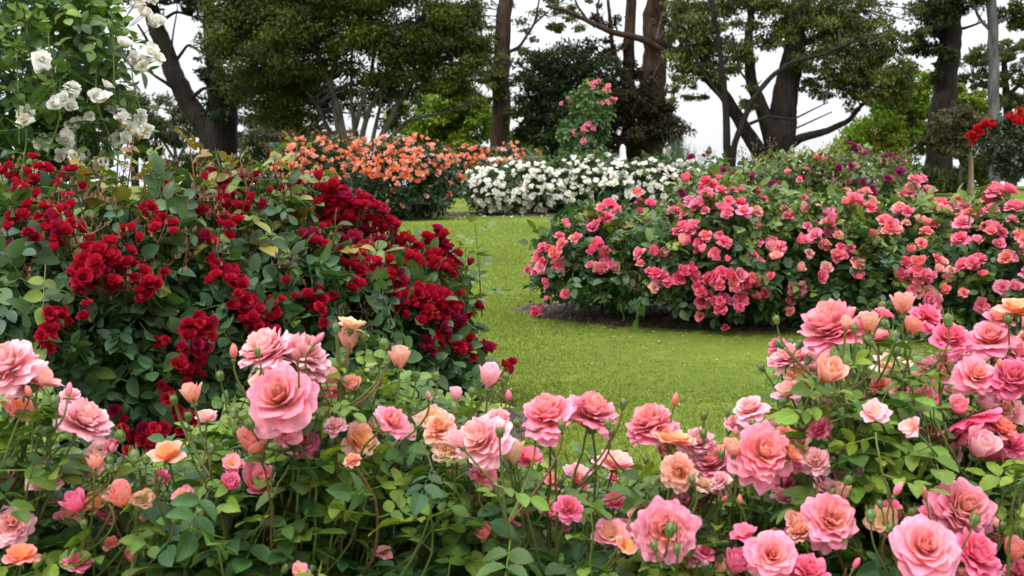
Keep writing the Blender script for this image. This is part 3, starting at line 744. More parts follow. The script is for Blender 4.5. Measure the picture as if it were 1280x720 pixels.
# reddish twin gum with a long limb
Y = 41
tree('twin_gum_tree', 'reddish brown twin trunk gum with a long bare limb reaching left', G1, gnd(803, Y),
     [([(812, 246, Y), (812, 190, Y), (815, 120, Y), (818, 60, Y), (822, 0, Y), (826, -90, Y)], 40, 22), ([(786, 246, Y), (786, 190, Y), (784, 120, Y), (787, 60, Y), (789, -10, Y), (792, -90, Y)], 20, 11),
      ([(812, 100, Y), (834, 60, Y), (846, 20, Y), (860, -40, Y)], 12, 8), ([(782, 110, Y), (766, 60, Y), (760, 0, Y)], 8, 4),
      ([(870, 85, Y-1), (838, 66, Y-1), (800, 48, Y-1.2), (762, 40, Y-1.4), (735, 26, Y-1.5), (706, 12, Y-1.5), (682, 8, Y-1.5)], 11, 3.5), ([(735, 26, Y-1.5), (722, 8, Y-1.5), (715, -10, Y-1.5)], 4, 2), ([(752, 34, Y-1.4), (746, 12, Y-1.4), (752, -12, Y-1.4)], 4, 2),
      ([(778, 60, Y-.5), (752, 70, Y-.8), (720, 58, Y-1)], 3, 1.2)],
     [(765, 125, Y-.4, 34, 30, 2600), (800, 120, Y-.8, 40, 26, 2600), (835, 150, Y-.3, 22, 28, 1600), (760, 165, Y-.3, 30, 34, 2600), (790, 175, Y+1, 40, 30, 2600), (840, 185, Y+.4, 18, 14, 700), (795, 95, Y, 30, 18, 900), (780, 150, Y-.8, 44, 44, 5200), (825, 165, Y-.6, 30, 36, 2600), (770, 60, Y, 26, 22, 700), (745, 20, Y-.6, 30, 18, 600), (815, 40, Y-.8, 26, 20, 500), (850, 60, Y-.5, 20, 20, 500), (730, 62, Y-1, 20, 12, 200), (850, 25, Y, 26, 20, 900), (790, -60, Y, 100, 40, 3000)], BARK_BROWN, 'brown', leaf=.15, droop=.5)
# big spreading gum on the right
Y = 35
tree('spreading_gum_tree', 'large multi trunk gum with pale branches and a low bough, right of the centre gap', G1, gnd(975, Y),
     [([(972, 246, Y), (974, 196, Y), (976, 160, Y), (985, 110, Y), (992, 60, Y), (1000, 0, Y), (1004, -80, Y)], 42, 18), ([(968, 190, Y), (958, 150, Y), (942, 110, Y), (935, 60, Y), (940, 10, Y)], 22, 8),
      ([(966, 215, Y), (950, 190, Y), (930, 160, Y), (905, 118, Y), (876, 90, Y), (845, 64, Y), (820, 50, Y)], 22, 6), ([(984, 185, Y), (1000, 172, Y), (1030, 165, Y), (1060, 152, Y), (1080, 128, Y)], 13, 4),
      ([(912, 246, Y-1), (910, 205, Y-1), (908, 150, Y-1), (905, 100, Y-1), (898, 50, Y-1), (890, 0, Y-1)], 12, 5), ([(914, 225, Y-1), (918, 180, Y-1.2), (940, 125, Y-1.3), (965, 95, Y-1.3), (990, 77, Y-1.4), (1030, 68, Y-1.4), (1070, 50, Y-1.4), (1085, 56, Y-1.4)], 9, 2.5),
      ([(925, 160, Y-1.2), (960, 145, Y-1.2), (990, 150, Y-1.2), (1030, 130, Y-1)], 5, 1.5), ([(908, 130, Y-1), (885, 100, Y-1), (862, 60, Y-1), (830, 20, Y-1)], 5, 2), ([(950, 120, Y-1.3), (925, 90, Y-1.3), (915, 40, Y-1.3)], 4, 1.5), ([(995, 60, Y), (1030, 40, Y), (1070, 10, Y)], 9, 4), ([(1000, 30, Y), (1050, 0, Y)], 8, 4), ([(975, 245, Y), (950, 205, Y-.6), (985, 165, Y-.8), (1040, 140, Y-1)], 4.5, 1.5)],
     [(868, 25, Y, 40, 42, 3800), (880, 85, Y, 26, 32, 1300), (905, 60, Y-.5, 34, 36, 2400), (905, 10, Y, 50, 40, 3600), (1000, 25, Y, 70, 46, 5200), (1050, 50, Y, 66, 46, 5400), (1095, 85, Y, 46, 45, 3600), (1020, 105, Y, 40, 20, 1100), (1085, 30, Y, 60, 50, 5000), (960, 8, Y, 40, 30, 2600), (860, 60, Y-.4, 34, 44, 2600), (1055, 92, Y-.6, 30, 20, 1100), (1015, 70, Y-.6, 26, 20, 900), (975, 50, Y-.6, 22, 16, 600), (1085, 118, Y-.5, 22, 20, 800), (850, 105, Y-.8, 14, 22, 300), (1135, 90, Y-.4, 18, 26, 700), (935, 118, Y-.8, 20, 20, 500), (868, 120, Y, 14, 20, 260), (1120, 115, Y, 28, 22, 1200), (1060, 105, Y+.6, 40, 30, 2200), (1000, -60, Y, 150, 45, 5000)], BARK_DARK, 'olive', leaf=.13, droop=1.1, clump=.46, dens=1.1)
# tall dark trunks at right
Y = 38
tree('dark_trunk_tree', 'tall thick dark trunk with black crown above the bright green shrubs', G1, gnd(1176, Y),
     [([(1172, 244, Y), (1174, 180, Y), (1178, 130, Y), (1186, 70, Y), (1190, 20, Y), (1194, -60, Y)], 34, 22), ([(1186, 60, Y), (1165, 30, Y), (1150, 0, Y)], 10, 5), ([(1188, 40, Y), (1210, 34, Y), (1232, 26, Y)], 5, 2)],
     [(1165, 20, Y, 30, 40, 3200), (1150, 55, Y, 22, 22, 1200), (1180, 90, Y-.6, 14, 40, 700), (1195, 0, Y, 34, 24, 1600), (1170, -50, Y, 70, 45, 3000)], BARK_DARK, 'ever', leaf=.16)
Y = 36
tree('slim_grey_tree', 'slim smooth grey trunk standing in front of the layered pine', G1, gnd(1243, Y),
     [([(1244, 246, Y), (1243, 180, Y), (1242, 90, Y), (1240, 30, Y), (1236, -60, Y)], 14, 12), ([(1240, 40, Y), (1222, 20, Y), (1215, -5, Y)], 5, 3), ([(1240, 30, Y), (1262, 22, Y), (1290, 24, Y)], 6, 3)],
     [(1268, 12, Y, 26, 20, 1300), (1222, -4, Y, 22, 14, 700), (1270, 30, Y, 22, 8, 400), (1240, -50, Y, 70, 30, 1600)], BARK_GREY, 'dark', leaf=.15)
Y = 48
tree('pine_tree', 'spreading olive green pine with layered crown behind the slim grey trunk', G1, gnd(1262, Y),
     [([(1266, 262, Y), (1262, 200, Y), (1258, 120, Y), (1255, 70, Y)], 16, 6), ([(1260, 130, Y), (1235, 105, Y), (1215, 95, Y)], 6, 2), ([(1260, 120, Y), (1285, 95, Y), (1310, 85, Y)], 6, 2)],
     [(1235, 72, Y, 34, 14, 3200), (1270, 62, Y, 34, 12, 3000), (1222, 100, Y, 26, 11, 1700), (1262, 95, Y, 34, 12, 2000), (1300, 80, Y, 30, 22, 2200), (1218, 128, Y, 22, 12, 1200), (1266, 130, Y, 30, 14, 1800), (1300, 125, Y, 30, 20, 1800)], BARK_DARK, 'pine', leaf=.15, flat=.45)
# softer trees far left
Y = 54
tree('domed_tree', 'domed dark olive tree seen behind the white climbing rose', G1, gnd(160, Y),
     [([(170, 262, Y), (168, 190, Y), (160, 150, Y)], 12, 5)], [(155, 142, Y, 38, 26, 5200), (135, 150, Y, 24, 14, 1600), (182, 165, Y, 18, 32, 2600), (188, 190, Y, 22, 16, 1800)], BARK_DARK, 'mid', leaf=.2)
Y = 56
tree('hazy_tree', 'thin grey green tree with airy crown behind the leaning black trunk', G1, gnd(215, Y),
     [([(222, 264, Y), (220, 200, Y), (215, 150, Y)], 7, 3), ([(221, 205, Y), (236, 170, Y), (242, 135, Y)], 5, 2), ([(221, 205, Y), (203, 175, Y), (198, 150, Y)], 4, 2)], [(222, 140, Y, 30, 26, 2000), (210, 170, Y, 24, 26, 1500), (240, 165, Y, 22, 34, 1500)], BARK_GREY, 'haze', leaf=.2, droop=.6)
Y = 55
tree('hazy_tree', 'grey green bushy tree seen under the bough of the leaning tree', G1, gnd(325, Y),
     [([(325, 262, Y), (324, 200, Y), (318, 150, Y)], 7, 3), ([(325, 215, Y), (345, 170, Y)], 5, 2)], [(315, 150, Y, 38, 34, 3300), (345, 165, Y, 34, 36, 3000), (310, 190, Y, 26, 22, 1200), (370, 150, Y, 30, 40, 2200), (340, 198, Y, 26, 16, 1200)], BARK_GREY, 'haze', leaf=.2, droop=.5)
G2 = 'shrubs and small trees beyond the rose beds'
def shrub(name, label, base, lobes, pal, **kw): return tree(name, label, G2, base, [], lobes, BARK_DARK, pal, cat='shrub', **kw)
Y = 45
shrub('leafy_shrub', 'bright fresh green leafy shrub coloured as if sunlit beneath the broad dark tree', gnd(560, Y), [(555, 140, Y, 50, 34, 6000), (520, 160, Y, 34, 26, 3200), (590, 150, Y, 30, 36, 3600), (545, 185, Y, 60, 26, 5000)], 'bright', leaf=.2)
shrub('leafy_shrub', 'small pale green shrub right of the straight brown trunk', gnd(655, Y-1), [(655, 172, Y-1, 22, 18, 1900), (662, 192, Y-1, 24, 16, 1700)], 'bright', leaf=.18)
Y = 41
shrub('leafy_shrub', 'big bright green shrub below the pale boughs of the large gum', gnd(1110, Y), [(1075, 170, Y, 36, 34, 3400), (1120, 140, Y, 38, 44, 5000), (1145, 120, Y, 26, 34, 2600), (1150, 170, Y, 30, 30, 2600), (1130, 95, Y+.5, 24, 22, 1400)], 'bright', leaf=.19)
shrub('leafy_shrub', 'yellow green pointed shrub in front of the big bright shrub', gnd(1112, 37), [(1112, 175, 37, 30, 24, 3000), (1116, 155, 37, 12, 12, 600), (1095, 188, 37, 22, 14, 1400)], 'lime', leaf=.16)
shrub('leafy_shrub', 'lime green shrub peeping out right of the thick dark trunk', gnd(1200, 43), [(1196, 128, 43, 12, 26, 1300), (1225, 132, 43, 22, 18, 1500), (1205, 165, 43, 30, 26, 2200), (1225, 210, 43, 20, 22, 1400)], 'lime', leaf=.18)
shrub('dark_shrub', 'dark evergreen shrub mass at the far right edge of lawn', gnd(1265, 40), [(1262, 190, 40, 40, 34, 4600), (1300, 180, 40, 40, 50, 3600), (1210, 215, 40.5, 40, 18, 2600)], 'dark', leaf=.16)
shrub('dark_shrub', 'low dark green shrub at the foot of the leaning black tree', gnd(250, 37), [(215, 210, 37, 34, 14, 2600), (255, 208, 37, 34, 16, 2800), (300, 212, 37, 30, 13, 2200)], 'dark', leaf=.17)
shrub('dark_shrub', 'low dark evergreen shrub under the stems of the broad tree', gnd(380, 40), [(350, 200, 40, 34, 18, 2400), (400, 192, 40, 40, 20, 2600), (470, 195, 40, 40, 18, 2200)], 'ever', leaf=.17)
Y = 33
tree('small_tree', 'small bronze green weeping tree on a thin pale trunk beside red rose', G2, gnd(1214, Y),
     [([(1214, 244, Y), (1213, 200, Y), (1208, 160, Y)], 8, 4), ([(1210, 175, Y), (1190, 150, Y)], 3, 1.5), ([(1210, 170, Y), (1224, 148, Y)], 3, 1.5)],
     [(1195, 152, Y, 34, 18, 2600), (1172, 172, Y, 20, 22, 1300), (1215, 150, Y, 24, 18, 1500), (1200, 175, Y, 30, 20, 1600), (1180, 190, Y, 16, 14, 500)], WOOD, 'bronze', leaf=.12, droop=.8, clump=.4)
def strap_plant(name, label, px, py, Y, w, h, n, pal, L=.9, wid=.035, up=.8):
    """clump of arching strap leaves"""
    base = np.array(gnd(px, Y)); root = thing(name, base, label, 'plant', G2); g = Geo()
    s = Y/FPX; a, b = [np.array(x) for x in TPAL[pal]]
    x = rng.uniform(-1, 1, n); y = rng.uniform(-.6, .6, n)
    keep = x*x+y*y*2.7 < 1; x, y = x[keep], y[keep]; n = len(x)
    O = base + np.stack([x*w*s, y*w*s, np.sqrt(1-np.clip(x*x, 0, 1))*h*s*rng.uniform(.1, .72, n)], 1)
    d = rng.uniform(0, 6.28, n); D = np.stack([np.cos(d), np.sin(d), 0*d], 1); Sx = np.stack([-np.sin(d), np.cos(d), 0*d], 1)
    ln = L*rng.uniform(.6, 1.2, n); lean = rng.uniform(.2, 1.1, n); col = a+(b-a)*rng.random((n, 1)); pts = []
    for t in (0, .35, .7, 1.0):
        pts.append((O + D*(ln*lean*t*t)[:, None]*.7 + np.array([[0, 0, 1.]])*(ln*(up*t - .62*lean*t*t))[:, None], wid*(1-t*.85)))
    V = np.stack([p+sg*Sx*wd for p, wd in pts for sg in (-1, 1)], 1)
    q = np.array([[2*i, 2*i+1, 2*i+3, 2*i+2] for i in range(3)])
    g.add(V.reshape(-1, 3), (q[None]+(np.arange(n)*8)[:, None, None]).reshape(-1, 4), np.repeat(col, 8, 0))
    g.build('foliage', [TLEAF], root, base); return root
strap_plant('strap_leaf_plant', 'dark green clump of arching strap leaves at the lawn edge', 1142, 232, 33, 44, 40, 1500, 'mid', .75)
strap_plant('strap_leaf_plant', 'smaller strap leaved clump at the foot of small bronze tree', 1180, 232, 33.5, 24, 26, 600, 'mid', .6)
strap_plant('grass_plant', 'misty blue green spiky plant behind the right end of white hedge', 846, 240, 30, 26, 66, 900, 'blue', .8, .014, 1.2)

# ------------------------------------------------------------------ small garden furniture
def tapered_post(name, label, cat, px, pyt, Y, wpx, mat, top=1.0, sides=4):
    base = np.array(gnd(px, Y)); h = at(px, pyt, Y)[2]-base[2]; w = wpx*Y/FPX/2; g = Geo()
    z = np.array([0, .02, .5, .96, 1.0])*h; r = np.array([w, w, lerp(w, w*top, .5), lerp(w, w*top, .95), w*top*.55])*1.2
    g.tube(np.stack([0*z, 0*z, z], 1), r, (.3, .2, .1), sides if sides > 4 else 6); g.segs(np.array([[0, 0, h-.002]]), np.array([[0, 0, h+w*.25]]), w*top*.6, .001, (.3, .2, .1), 6)
    o = g.build(name, [mat]); o.location = base; return tag(o, label, cat)
tapered_post('wooden_stake', 'short tan wooden stake in front of the misty spiky plant', 'stake', 833, 184, 27, 4.5, WOOD)
tapered_post('timber_post', 'weathered pale timber post under the white climbing rose sprays', 'post', 137, 168, 8.5, 8, WOOD, 1, 8)
tapered_post('garden_stake', 'thin dark stake standing on the far lawn beside strap leaves', 'stake', 1197, 208, 30, 3.2, BARK_BROWN)
def ornament():
    Y = 25.0; base = np.array(gnd(777, Y)); g = Geo(); s = Y/FPX
    prof = [(0, 12), (10, 12), (34, 12), (46, 11.5), (52, 9), (58, 5.5), (66, 4.4), (73, 3.9), (77, 2.6), (79, .8)]
    z = np.array([p[0] for p in prof])*s; r = np.array([p[1] for p in prof])*s
    g.tube(np.stack([0*z, 0*z, z], 1), r, (.8, .8, .8), 14); o = g.build('garden_ornament', [PAINT]); o.location = base
    tag(o, 'small white pointed ornament rising behind the white rose hedge', 'ornament')
ornament()

# ------------------------------------------------------------------ rose beds in the middle and far distance
# white hedge
GW = 'white rose bushes in the long hedge across the lawn'
WK = ['white', 'white', 'white', 'ivory']
def wl_(x0, y0, x1, y1, n): return scatter(x0, y0, x1, y1, n, ['ball', 'full', 'ball'], WK, .7, 1.35)
bush('white_rose_bush', 'rounded left end of the white rose hedge, thick with blooms to the ground', 'rose bush', GW, (0.0, 22, 0),
     [lobe(632, 236, 22, .82, .7, .52), lobe(675, 230, 22, .6, .7, .58)], 1300, .16, 'white', LEAF_LOW, wl_(584, 200, 700, 268, 190), 'low', .135, canes=4)
bush('white_rose_bush', 'middle of the white rose hedge, below the pink pillar rose', 'rose bush', GW, (1.6, 22.2, 0),
     [lobe(725, 232, 22.2, .78, .7, .6), lobe(765, 236, 22, .6, .7, .56)], 1300, .16, 'white', LEAF_LOW, wl_(690, 196, 790, 266, 130), 'low', .14, canes=4)
bush('white_rose_bush', 'right end of the white rose hedge, beside the purple roses', 'rose bush', GW, (3.1, 22, 0),
     [lobe(815, 234, 22, .75, .7, .56), lobe(862, 238, 22, .55, .6, .5)], 1300, .16, 'white', LEAF_LOW, wl_(770, 198, 885, 264, 140), 'low', .14, canes=4)
# orange bushes
GO = 'orange rose bushes beyond the lawn'
def ol_(x0, y0, x1, y1, n): return scatter(x0, y0, x1, y1, n, ['ball', 'full', 'half'], ['orange', 'salmon', 'salmon', 'orange', 'salmon', 'blush', 'orange'], .75, 1.25)
bush('orange_rose_bush', 'full orange rose bush at the lawn edge with dark bare leafy base', 'rose bush', GO, (-2.1, 20.5, 0),
     [lobe(500, 226, 20.5, .88, .8, .70), lobe(540, 222, 20.6, .45, .6, .58)], 1700, .16, 'orange', LEAF_LOW, ol_(430, 172, 564, 224, 210)+ol_(460, 215, 562, 262, 14), 'low', .125, canes=9)
bush('orange_rose_bush', 'orange rose bush rising behind the crimson bed, russet shoots on top', 'rose bush', GO, (-3.6, 22, 0),
     [lobe(385, 218, 22, .85, .8, .72), lobe(430, 212, 22.5, .6, .7, .6)], 1500, .16, 'orange', LEAF_LOW, ol_(340, 172, 475, 228, 190), 'low', .12, young=.5, canes=5, twigs=(40, .28, (.25, .07, .03)))
bush('orange_rose_bush', 'distant orange rose bush left of the straight brown trunk', 'rose bush', GO, (-1.7, 32, 0),
     [lobe(575, 214, 32, .75, .7, .66), lobe(600, 212, 32, .6, .7, .6)], 900, .2, 'orange', LEAF_LOW, ol_(545, 180, 622, 232, 95), 'low', .17, canes=5)
bush('orange_rose_bush', 'distant orange rose bush right of the straight brown trunk', 'rose bush', GO, (-.1, 32, 0),
     [lobe(640, 212, 32, .75, .7, .62)], 600, .2, 'orange', LEAF_LOW, ol_(612, 180, 676, 224, 75), 'low', .165, canes=4)
# pink pillar rose
bush('pillar_rose', 'tall narrow pillar rose with pink clusters behind the white hedge', 'rose bush', None, (1.8, 25, 0),
     [lobe(738, 140, 25, .42, .4, .66), lobe(728, 175, 25, .5, .45, .6), lobe(736, 215, 25, .55, .5, .6)], 1300, .17, 'climb', LEAF_LOW,
     [(x+rng.normal()*2, y+rng.normal()*2, 'full', 'rosy', rng.uniform(.8, 1.2)) for x, y, n in ((748, 103, 5), (758, 112, 5), (742, 106, 3), (764, 126, 4), (755, 128, 2), (735, 155, 6), (728, 162, 4), (740, 160, 3), (716, 131, 2), (712, 120, 1), (720, 166, 2), (728, 178, 2), (705, 126, 1), (745, 190, 2)) for _ in range(n)], 'low', .14, canes=4)
# purple bed behind the pink bed
GP = 'purple rose bushes behind the pink bed'
def pts(L, forms, kinds, jit=3, s=(.8, 1.2)):
    return [(x+rng.normal()*jit, y+rng.normal()*jit, forms[rng.integers(len(forms))], kinds[rng.integers(len(kinds))], rng.uniform(*s)) for x, y, n in L for _ in range(n)]
bush('purple_rose_bush', 'purple rose bush next to the white hedge with thin airy shoots', 'rose bush', GP, (2.3, 11.5, 0),
     [lobe(895, 256, 11.5, .42, .5, .46), lobe(935, 258, 11.5, .4, .5, .46)], 600, .13, 'purple', LEAF_LOW,
     pts([(867, 196, 2), (883, 194, 3), (901, 213, 4), (916, 221, 5), (895, 224, 2), (935, 222, 2), (964, 229, 4), (905, 232, 2), (875, 228, 1), (852, 245, 2)], ['ball', 'full'], ['magenta']), 'mid', .085, young=.6, canes=5, twigs=(14, .16, (.14, .10, .05)))
bush('purple_rose_bush', 'purple rose bush in the middle of the back row, mostly leaves', 'rose bush', GP, (3.4, 11.8, 0),
     [lobe(990, 252, 11.8, .55, .5, .50), lobe(1035, 248, 11.8, .4, .5, .48)], 700, .13, 'purple', LEAF_LOW,
     pts([(1020, 198, 2), (1030, 198, 3), (1047, 210, 1), (1000, 225, 2), (975, 236, 2), (1060, 230, 2), (1010, 212, 1), (985, 215, 1)], ['ball', 'full'], ['magenta', 'coral']), 'mid', .085, young=.7, canes=5, twigs=(16, .18, (.2, .11, .06)))
bush('purple_rose_bush', 'purple rose bush at the right of the back row near strap leaved plants', 'rose bush', GP, (4.2, 11.5, 0),
     [lobe(1075, 250, 11.5, .5, .5, .50), lobe(1115, 255, 11.3, .3, .4, .42)], 650, .13, 'purple', LEAF_LOW,
     pts([(1064, 184, 3), (1072, 186, 4), (1082, 194, 2), (1108, 199, 4), (1122, 203, 3), (1123, 214, 3), (1110, 226, 3), (1091, 236, 3), (1082, 232, 2), (1068, 208, 1)], ['ball', 'full'], ['magenta']), 'mid', .085, young=.7, canes=5, twigs=(12, .18, (.2, .11, .06)))
# red standard rose
def standard():
    r = bush('standard_rose', 'red standard rose with dark foliage on a slim stem, at far right lawn', 'rose bush', None, gnd(1262, 19),
         [lobe(1258, 178, 19, .38, .4, .42), lobe(1285, 180, 19, .45, .4, .42), lobe(1265, 205, 19, .26, .3, .26)], 900, .13, 'dark', LEAF_LOW,
         pts([(1216, 168, 9), (1224, 163, 12), (1232, 157, 12), (1240, 155, 9), (1262, 147, 9), (1270, 150, 11), (1280, 148, 12), (1228, 167, 7), (1275, 143, 7), (1218, 174, 5)], ['full', 'ball'], ['scarlet'], 2), 'low', .13, canes=0)
    g = Geo(); b = np.array(r.location); P = np.array([at(1259, 280, 19), at(1260, 240, 19), at(1262, 205, 19), at(1264, 185, 19)]); P[0] = b
    g.tube(smooth_path(P, 9)-b, np.linspace(.03, .022, 9), (.1, .08, .05), 8); link('stem', g.mesh('stem', [CANE]), r)
standard()

# pink bed
GK = 'pink rose bushes in the mulched bed across the lawn'
PK = ['hotpink', 'pink', 'hotpink', 'hotpink', 'coral', 'rosy', 'pink', 'rosy', 'blush']
def clus(L, kinds=PK, forms=('full', 'full', 'high', 'ball', 'half'), jit=6): return pts(L, list(forms), kinds, jit, (.6, 1.2))
bush('pink_rose_bush', 'pink rose bush at the lawn corner, clusters hanging down to bare mulch', 'rose bush', GK, (.72, 7.9, 0),
     [lobe(722, 335, 7.8, .30, .45, .36), lobe(765, 330, 7.9, .36, .5, .42)], 900, .115, 'pink', LEAF_MID,
     clus([(676, 316, 2), (672, 345, 2), (682, 335, 3), (690, 310, 2), (698, 300, 2), (712, 288, 3), (716, 298, 2), (697, 326, 2), (690, 360, 2), (697, 372, 2), (680, 385, 2), (740, 315, 3), (755, 325, 4), (745, 330, 3), (762, 330, 2), (757, 312, 2), (785, 360, 2), (776, 382, 1), (702, 340, 1), (758, 262, 3), (765, 268, 3), (755, 272, 2), (795, 254, 3), (805, 258, 1), (742, 280, 1), (782, 330, 1)]), 'mid', .098, more=1.25, lift=.09, young=.25, canes=8, zmin=.16, cal=False)
bush('pink_rose_bush', 'second pink rose bush from the lawn corner with heaped low clusters', 'rose bush', GK, (1.25, 7.6, 0),
     [lobe(832, 348, 7.6, .42, .55, .46), lobe(905, 338, 7.4, .37, .5, .54)], 1500, .115, 'pink', LEAF_MID,
     clus([(805, 328, 2), (820, 340, 4), (830, 345, 3), (850, 342, 3), (860, 345, 2), (848, 300, 2), (858, 290, 3), (870, 285, 3), (875, 300, 2), (882, 312, 2), (905, 300, 3), (905, 318, 3), (880, 260, 3), (882, 235, 3), (888, 228, 3), (900, 245, 3), (912, 255, 4), (915, 268, 2), (845, 270, 2), (870, 272, 2), (895, 345, 3), (905, 355, 4), (885, 368, 3), (880, 378, 2), (897, 380, 3), (920, 358, 4), (925, 372, 5), (940, 372, 4), (910, 385, 2), (935, 350, 3), (908, 412, 1), (945, 325, 2), (835, 320, 2), (950, 250, 2), (935, 240, 2)]), 'mid', .098, more=1.25, lift=.09, young=.65, canes=8, zmin=.14, twigs=(6, .12, (.22, .12, .06)))
bush('pink_rose_bush', 'third pink rose bush from the lawn corner, many fresh green tips', 'rose bush', GK, (2.1, 7.5, 0),
     [lobe(985, 335, 7.5, .5, .6, .50), lobe(1045, 338, 7.4, .4, .5, .50)], 1500, .115, 'pink', LEAF_MID,
     clus([(962, 308, 3), (975, 305, 3), (968, 322, 3), (958, 330, 2), (1010, 290, 3), (1005, 300, 2), (1025, 270, 2), (1035, 278, 3), (1040, 265, 3), (1045, 290, 2), (1035, 310, 2), (1050, 322, 3), (1060, 315, 2), (1073, 330, 2), (990, 365, 2), (988, 380, 2), (1065, 250, 3), (1080, 258, 3), (1072, 246, 3), (955, 290, 2), (980, 270, 2), (1005, 255, 2), (1020, 325, 2), (1030, 345, 1), (1095, 275, 2), (1105, 290, 2), (1000, 340, 1)], ['pink', 'coral', 'rosy', 'pink', 'blush']), 'mid', .095, more=1.2, lift=.09, young=.65, canes=7, twigs=(10, .14, (.22, .12, .06)))
bush('pink_rose_bush', 'fourth pink rose bush from the lawn corner, paler salmon blooms', 'rose bush', GK, (2.75, 7.2, 0),
     [lobe(1110, 350, 7.2, .45, .6, .50), lobe(1165, 354, 7.1, .45, .5, .47)], 1500, .115, 'pink', LEAF_MID,
     clus([(1128, 322, 2), (1145, 345, 3), (1152, 350, 3), (1150, 362, 3), (1135, 240, 3), (1140, 248, 3), (1125, 262, 3), (1110, 280, 3), (1170, 322, 2), (1165, 265, 2), (1155, 285, 3), (1170, 340, 2), (1130, 290, 2), (1190, 345, 1), (1120, 355, 1), (1165, 255, 3), (1185, 260, 3), (1150, 235, 2), (1145, 305, 2), (1160, 375, 2)], ['pink', 'coral', 'blush', 'rosy']), 'mid', .098, more=1.25, lift=.09, young=.65, canes=7, twigs=(6, .12, (.2, .12, .06)))
bush('pink_rose_bush', 'fifth pink rose bush from the lawn corner, with large open blooms', 'rose bush', GK, (3.35, 7.0, 0),
     [lobe(1225, 358, 7.0, .42, .6, .49), lobe(1290, 355, 6.9, .45, .55, .50)], 1500, .115, 'pink', LEAF_MID,
     clus([(1205, 275, 3), (1215, 282, 3), (1222, 270, 2), (1245, 238, 2), (1250, 250, 3), (1262, 256, 2), (1230, 260, 2), (1235, 355, 1), (1215, 300, 2), (1275, 300, 3), (1262, 325, 2), (1275, 345, 2), (1255, 290, 2), (1240, 300, 2), (1280, 275, 2), (1215, 335, 2), (1232, 330, 1), (1200, 365, 1), (1228, 380, 1), (1290, 320, 2), (1265, 360, 2)], ['pink', 'coral', 'rosy']), 'mid', .108, more=1.2, lift=.09, young=.65, canes=7)

# white climbing rose, upper left
bush('climbing_rose', 'tall white climbing rose with arching leafy sprays over the crimson bed', 'rose bush', None, (-2.6, 6.5, 0),
     [lobe(45, 90, 6.5, .42, .4, .52), lobe(80, 40, 6.4, .32, .35, .40), lobe(30, 10, 6.5, .45, .4, .42), lobe(80, 130, 6.5, .26, .3, .32), lobe(20, 170, 6.6, .42, .4, .42), lobe(-60, 90, 6.6, .5, .5, .8), lobe(125, 155, 6.4, .09, .12, .08), lobe(70, 215, 6.6, .3, .3, .3)], 1200, .14, 'climb', LEAF_MID,
     pts([(58, 76, 2), (66, 80, 1), (85, 133, 2), (65, 130, 1), (34, 150, 2), (52, 176, 1), (82, 190, 2), (85, 198, 2), (135, 148, 3), (150, 144, 3), (142, 160, 3), (155, 162, 2), (148, 172, 2), (140, 75, 2), (160, 72, 2), (172, 74, 2), (130, 60, 1), (118, 97, 1), (108, 118, 1), (162, 18, 2), (168, 30, 2), (155, 10, 2), (95, 250, 3), (85, 180, 1), (64, 210, 2), (112, 205, 2), (80, 118, 1), (105, 150, 1)], ['ball', 'full', 'loose'], ['ivory', 'white', 'white'], 4), 'mid', .098, lift=.36, more=1.35, young=.75, canes=6, shell=.3, shoots=[(150, 110, 6.3, .5, .9), (165, 45, 6.3, .45, .9), (140, 20, 6.2, .5, .8), (120, 85, 6.2, .4, .8), (160, 130, 6.3, .3, .8), (60, 30, 6.0, .5, .9), (20, 60, 6.0, .5, .9), (95, 165, 6.1, .4, .9), (30, 120, 6.0, .5, .8), (75, 100, 6.0, .4, .9)])

# crimson bed
GC = 'crimson rose bushes in the left bed'
CK = ['crimson']*6+['dusky']
def cr_(L, jit=8, kinds=CK): return pts(L, ['ball', 'full', 'ball', 'ball', 'half'], kinds, jit, (.75, 1.2))
TW = (.15, .05, .022)
bush('crimson_rose_bush', 'leftmost crimson rose bush, with broad bluish leaves and scattered blooms', 'rose bush', GC, (-1.9, 4.3, 0),
     [lobe(30, 424, 4.2, .52, .6, .60), lobe(110, 445, 4.1, .42, .55, .60)], 1700, .122, 'red', LEAF_MID,
     cr_([(15, 228, 4), (22, 242, 3), (49, 227, 3), (34, 210, 2), (47, 265, 3), (63, 276, 4), (81, 281, 5), (74, 294, 3), (105, 225, 2), (66, 400, 6), (60, 412, 4), (110, 322, 5), (125, 325, 6), (140, 335, 6), (105, 340, 4), (130, 350, 4), (100, 352, 3), (20, 320, 2), (90, 260, 2), (8, 270, 2), (150, 286, 2), (40, 290, 2)], 7), 'mid', .056, more=1.9, spread=13, lift=.1, young=.3, canes=7, twigs=(70, .12, TW))
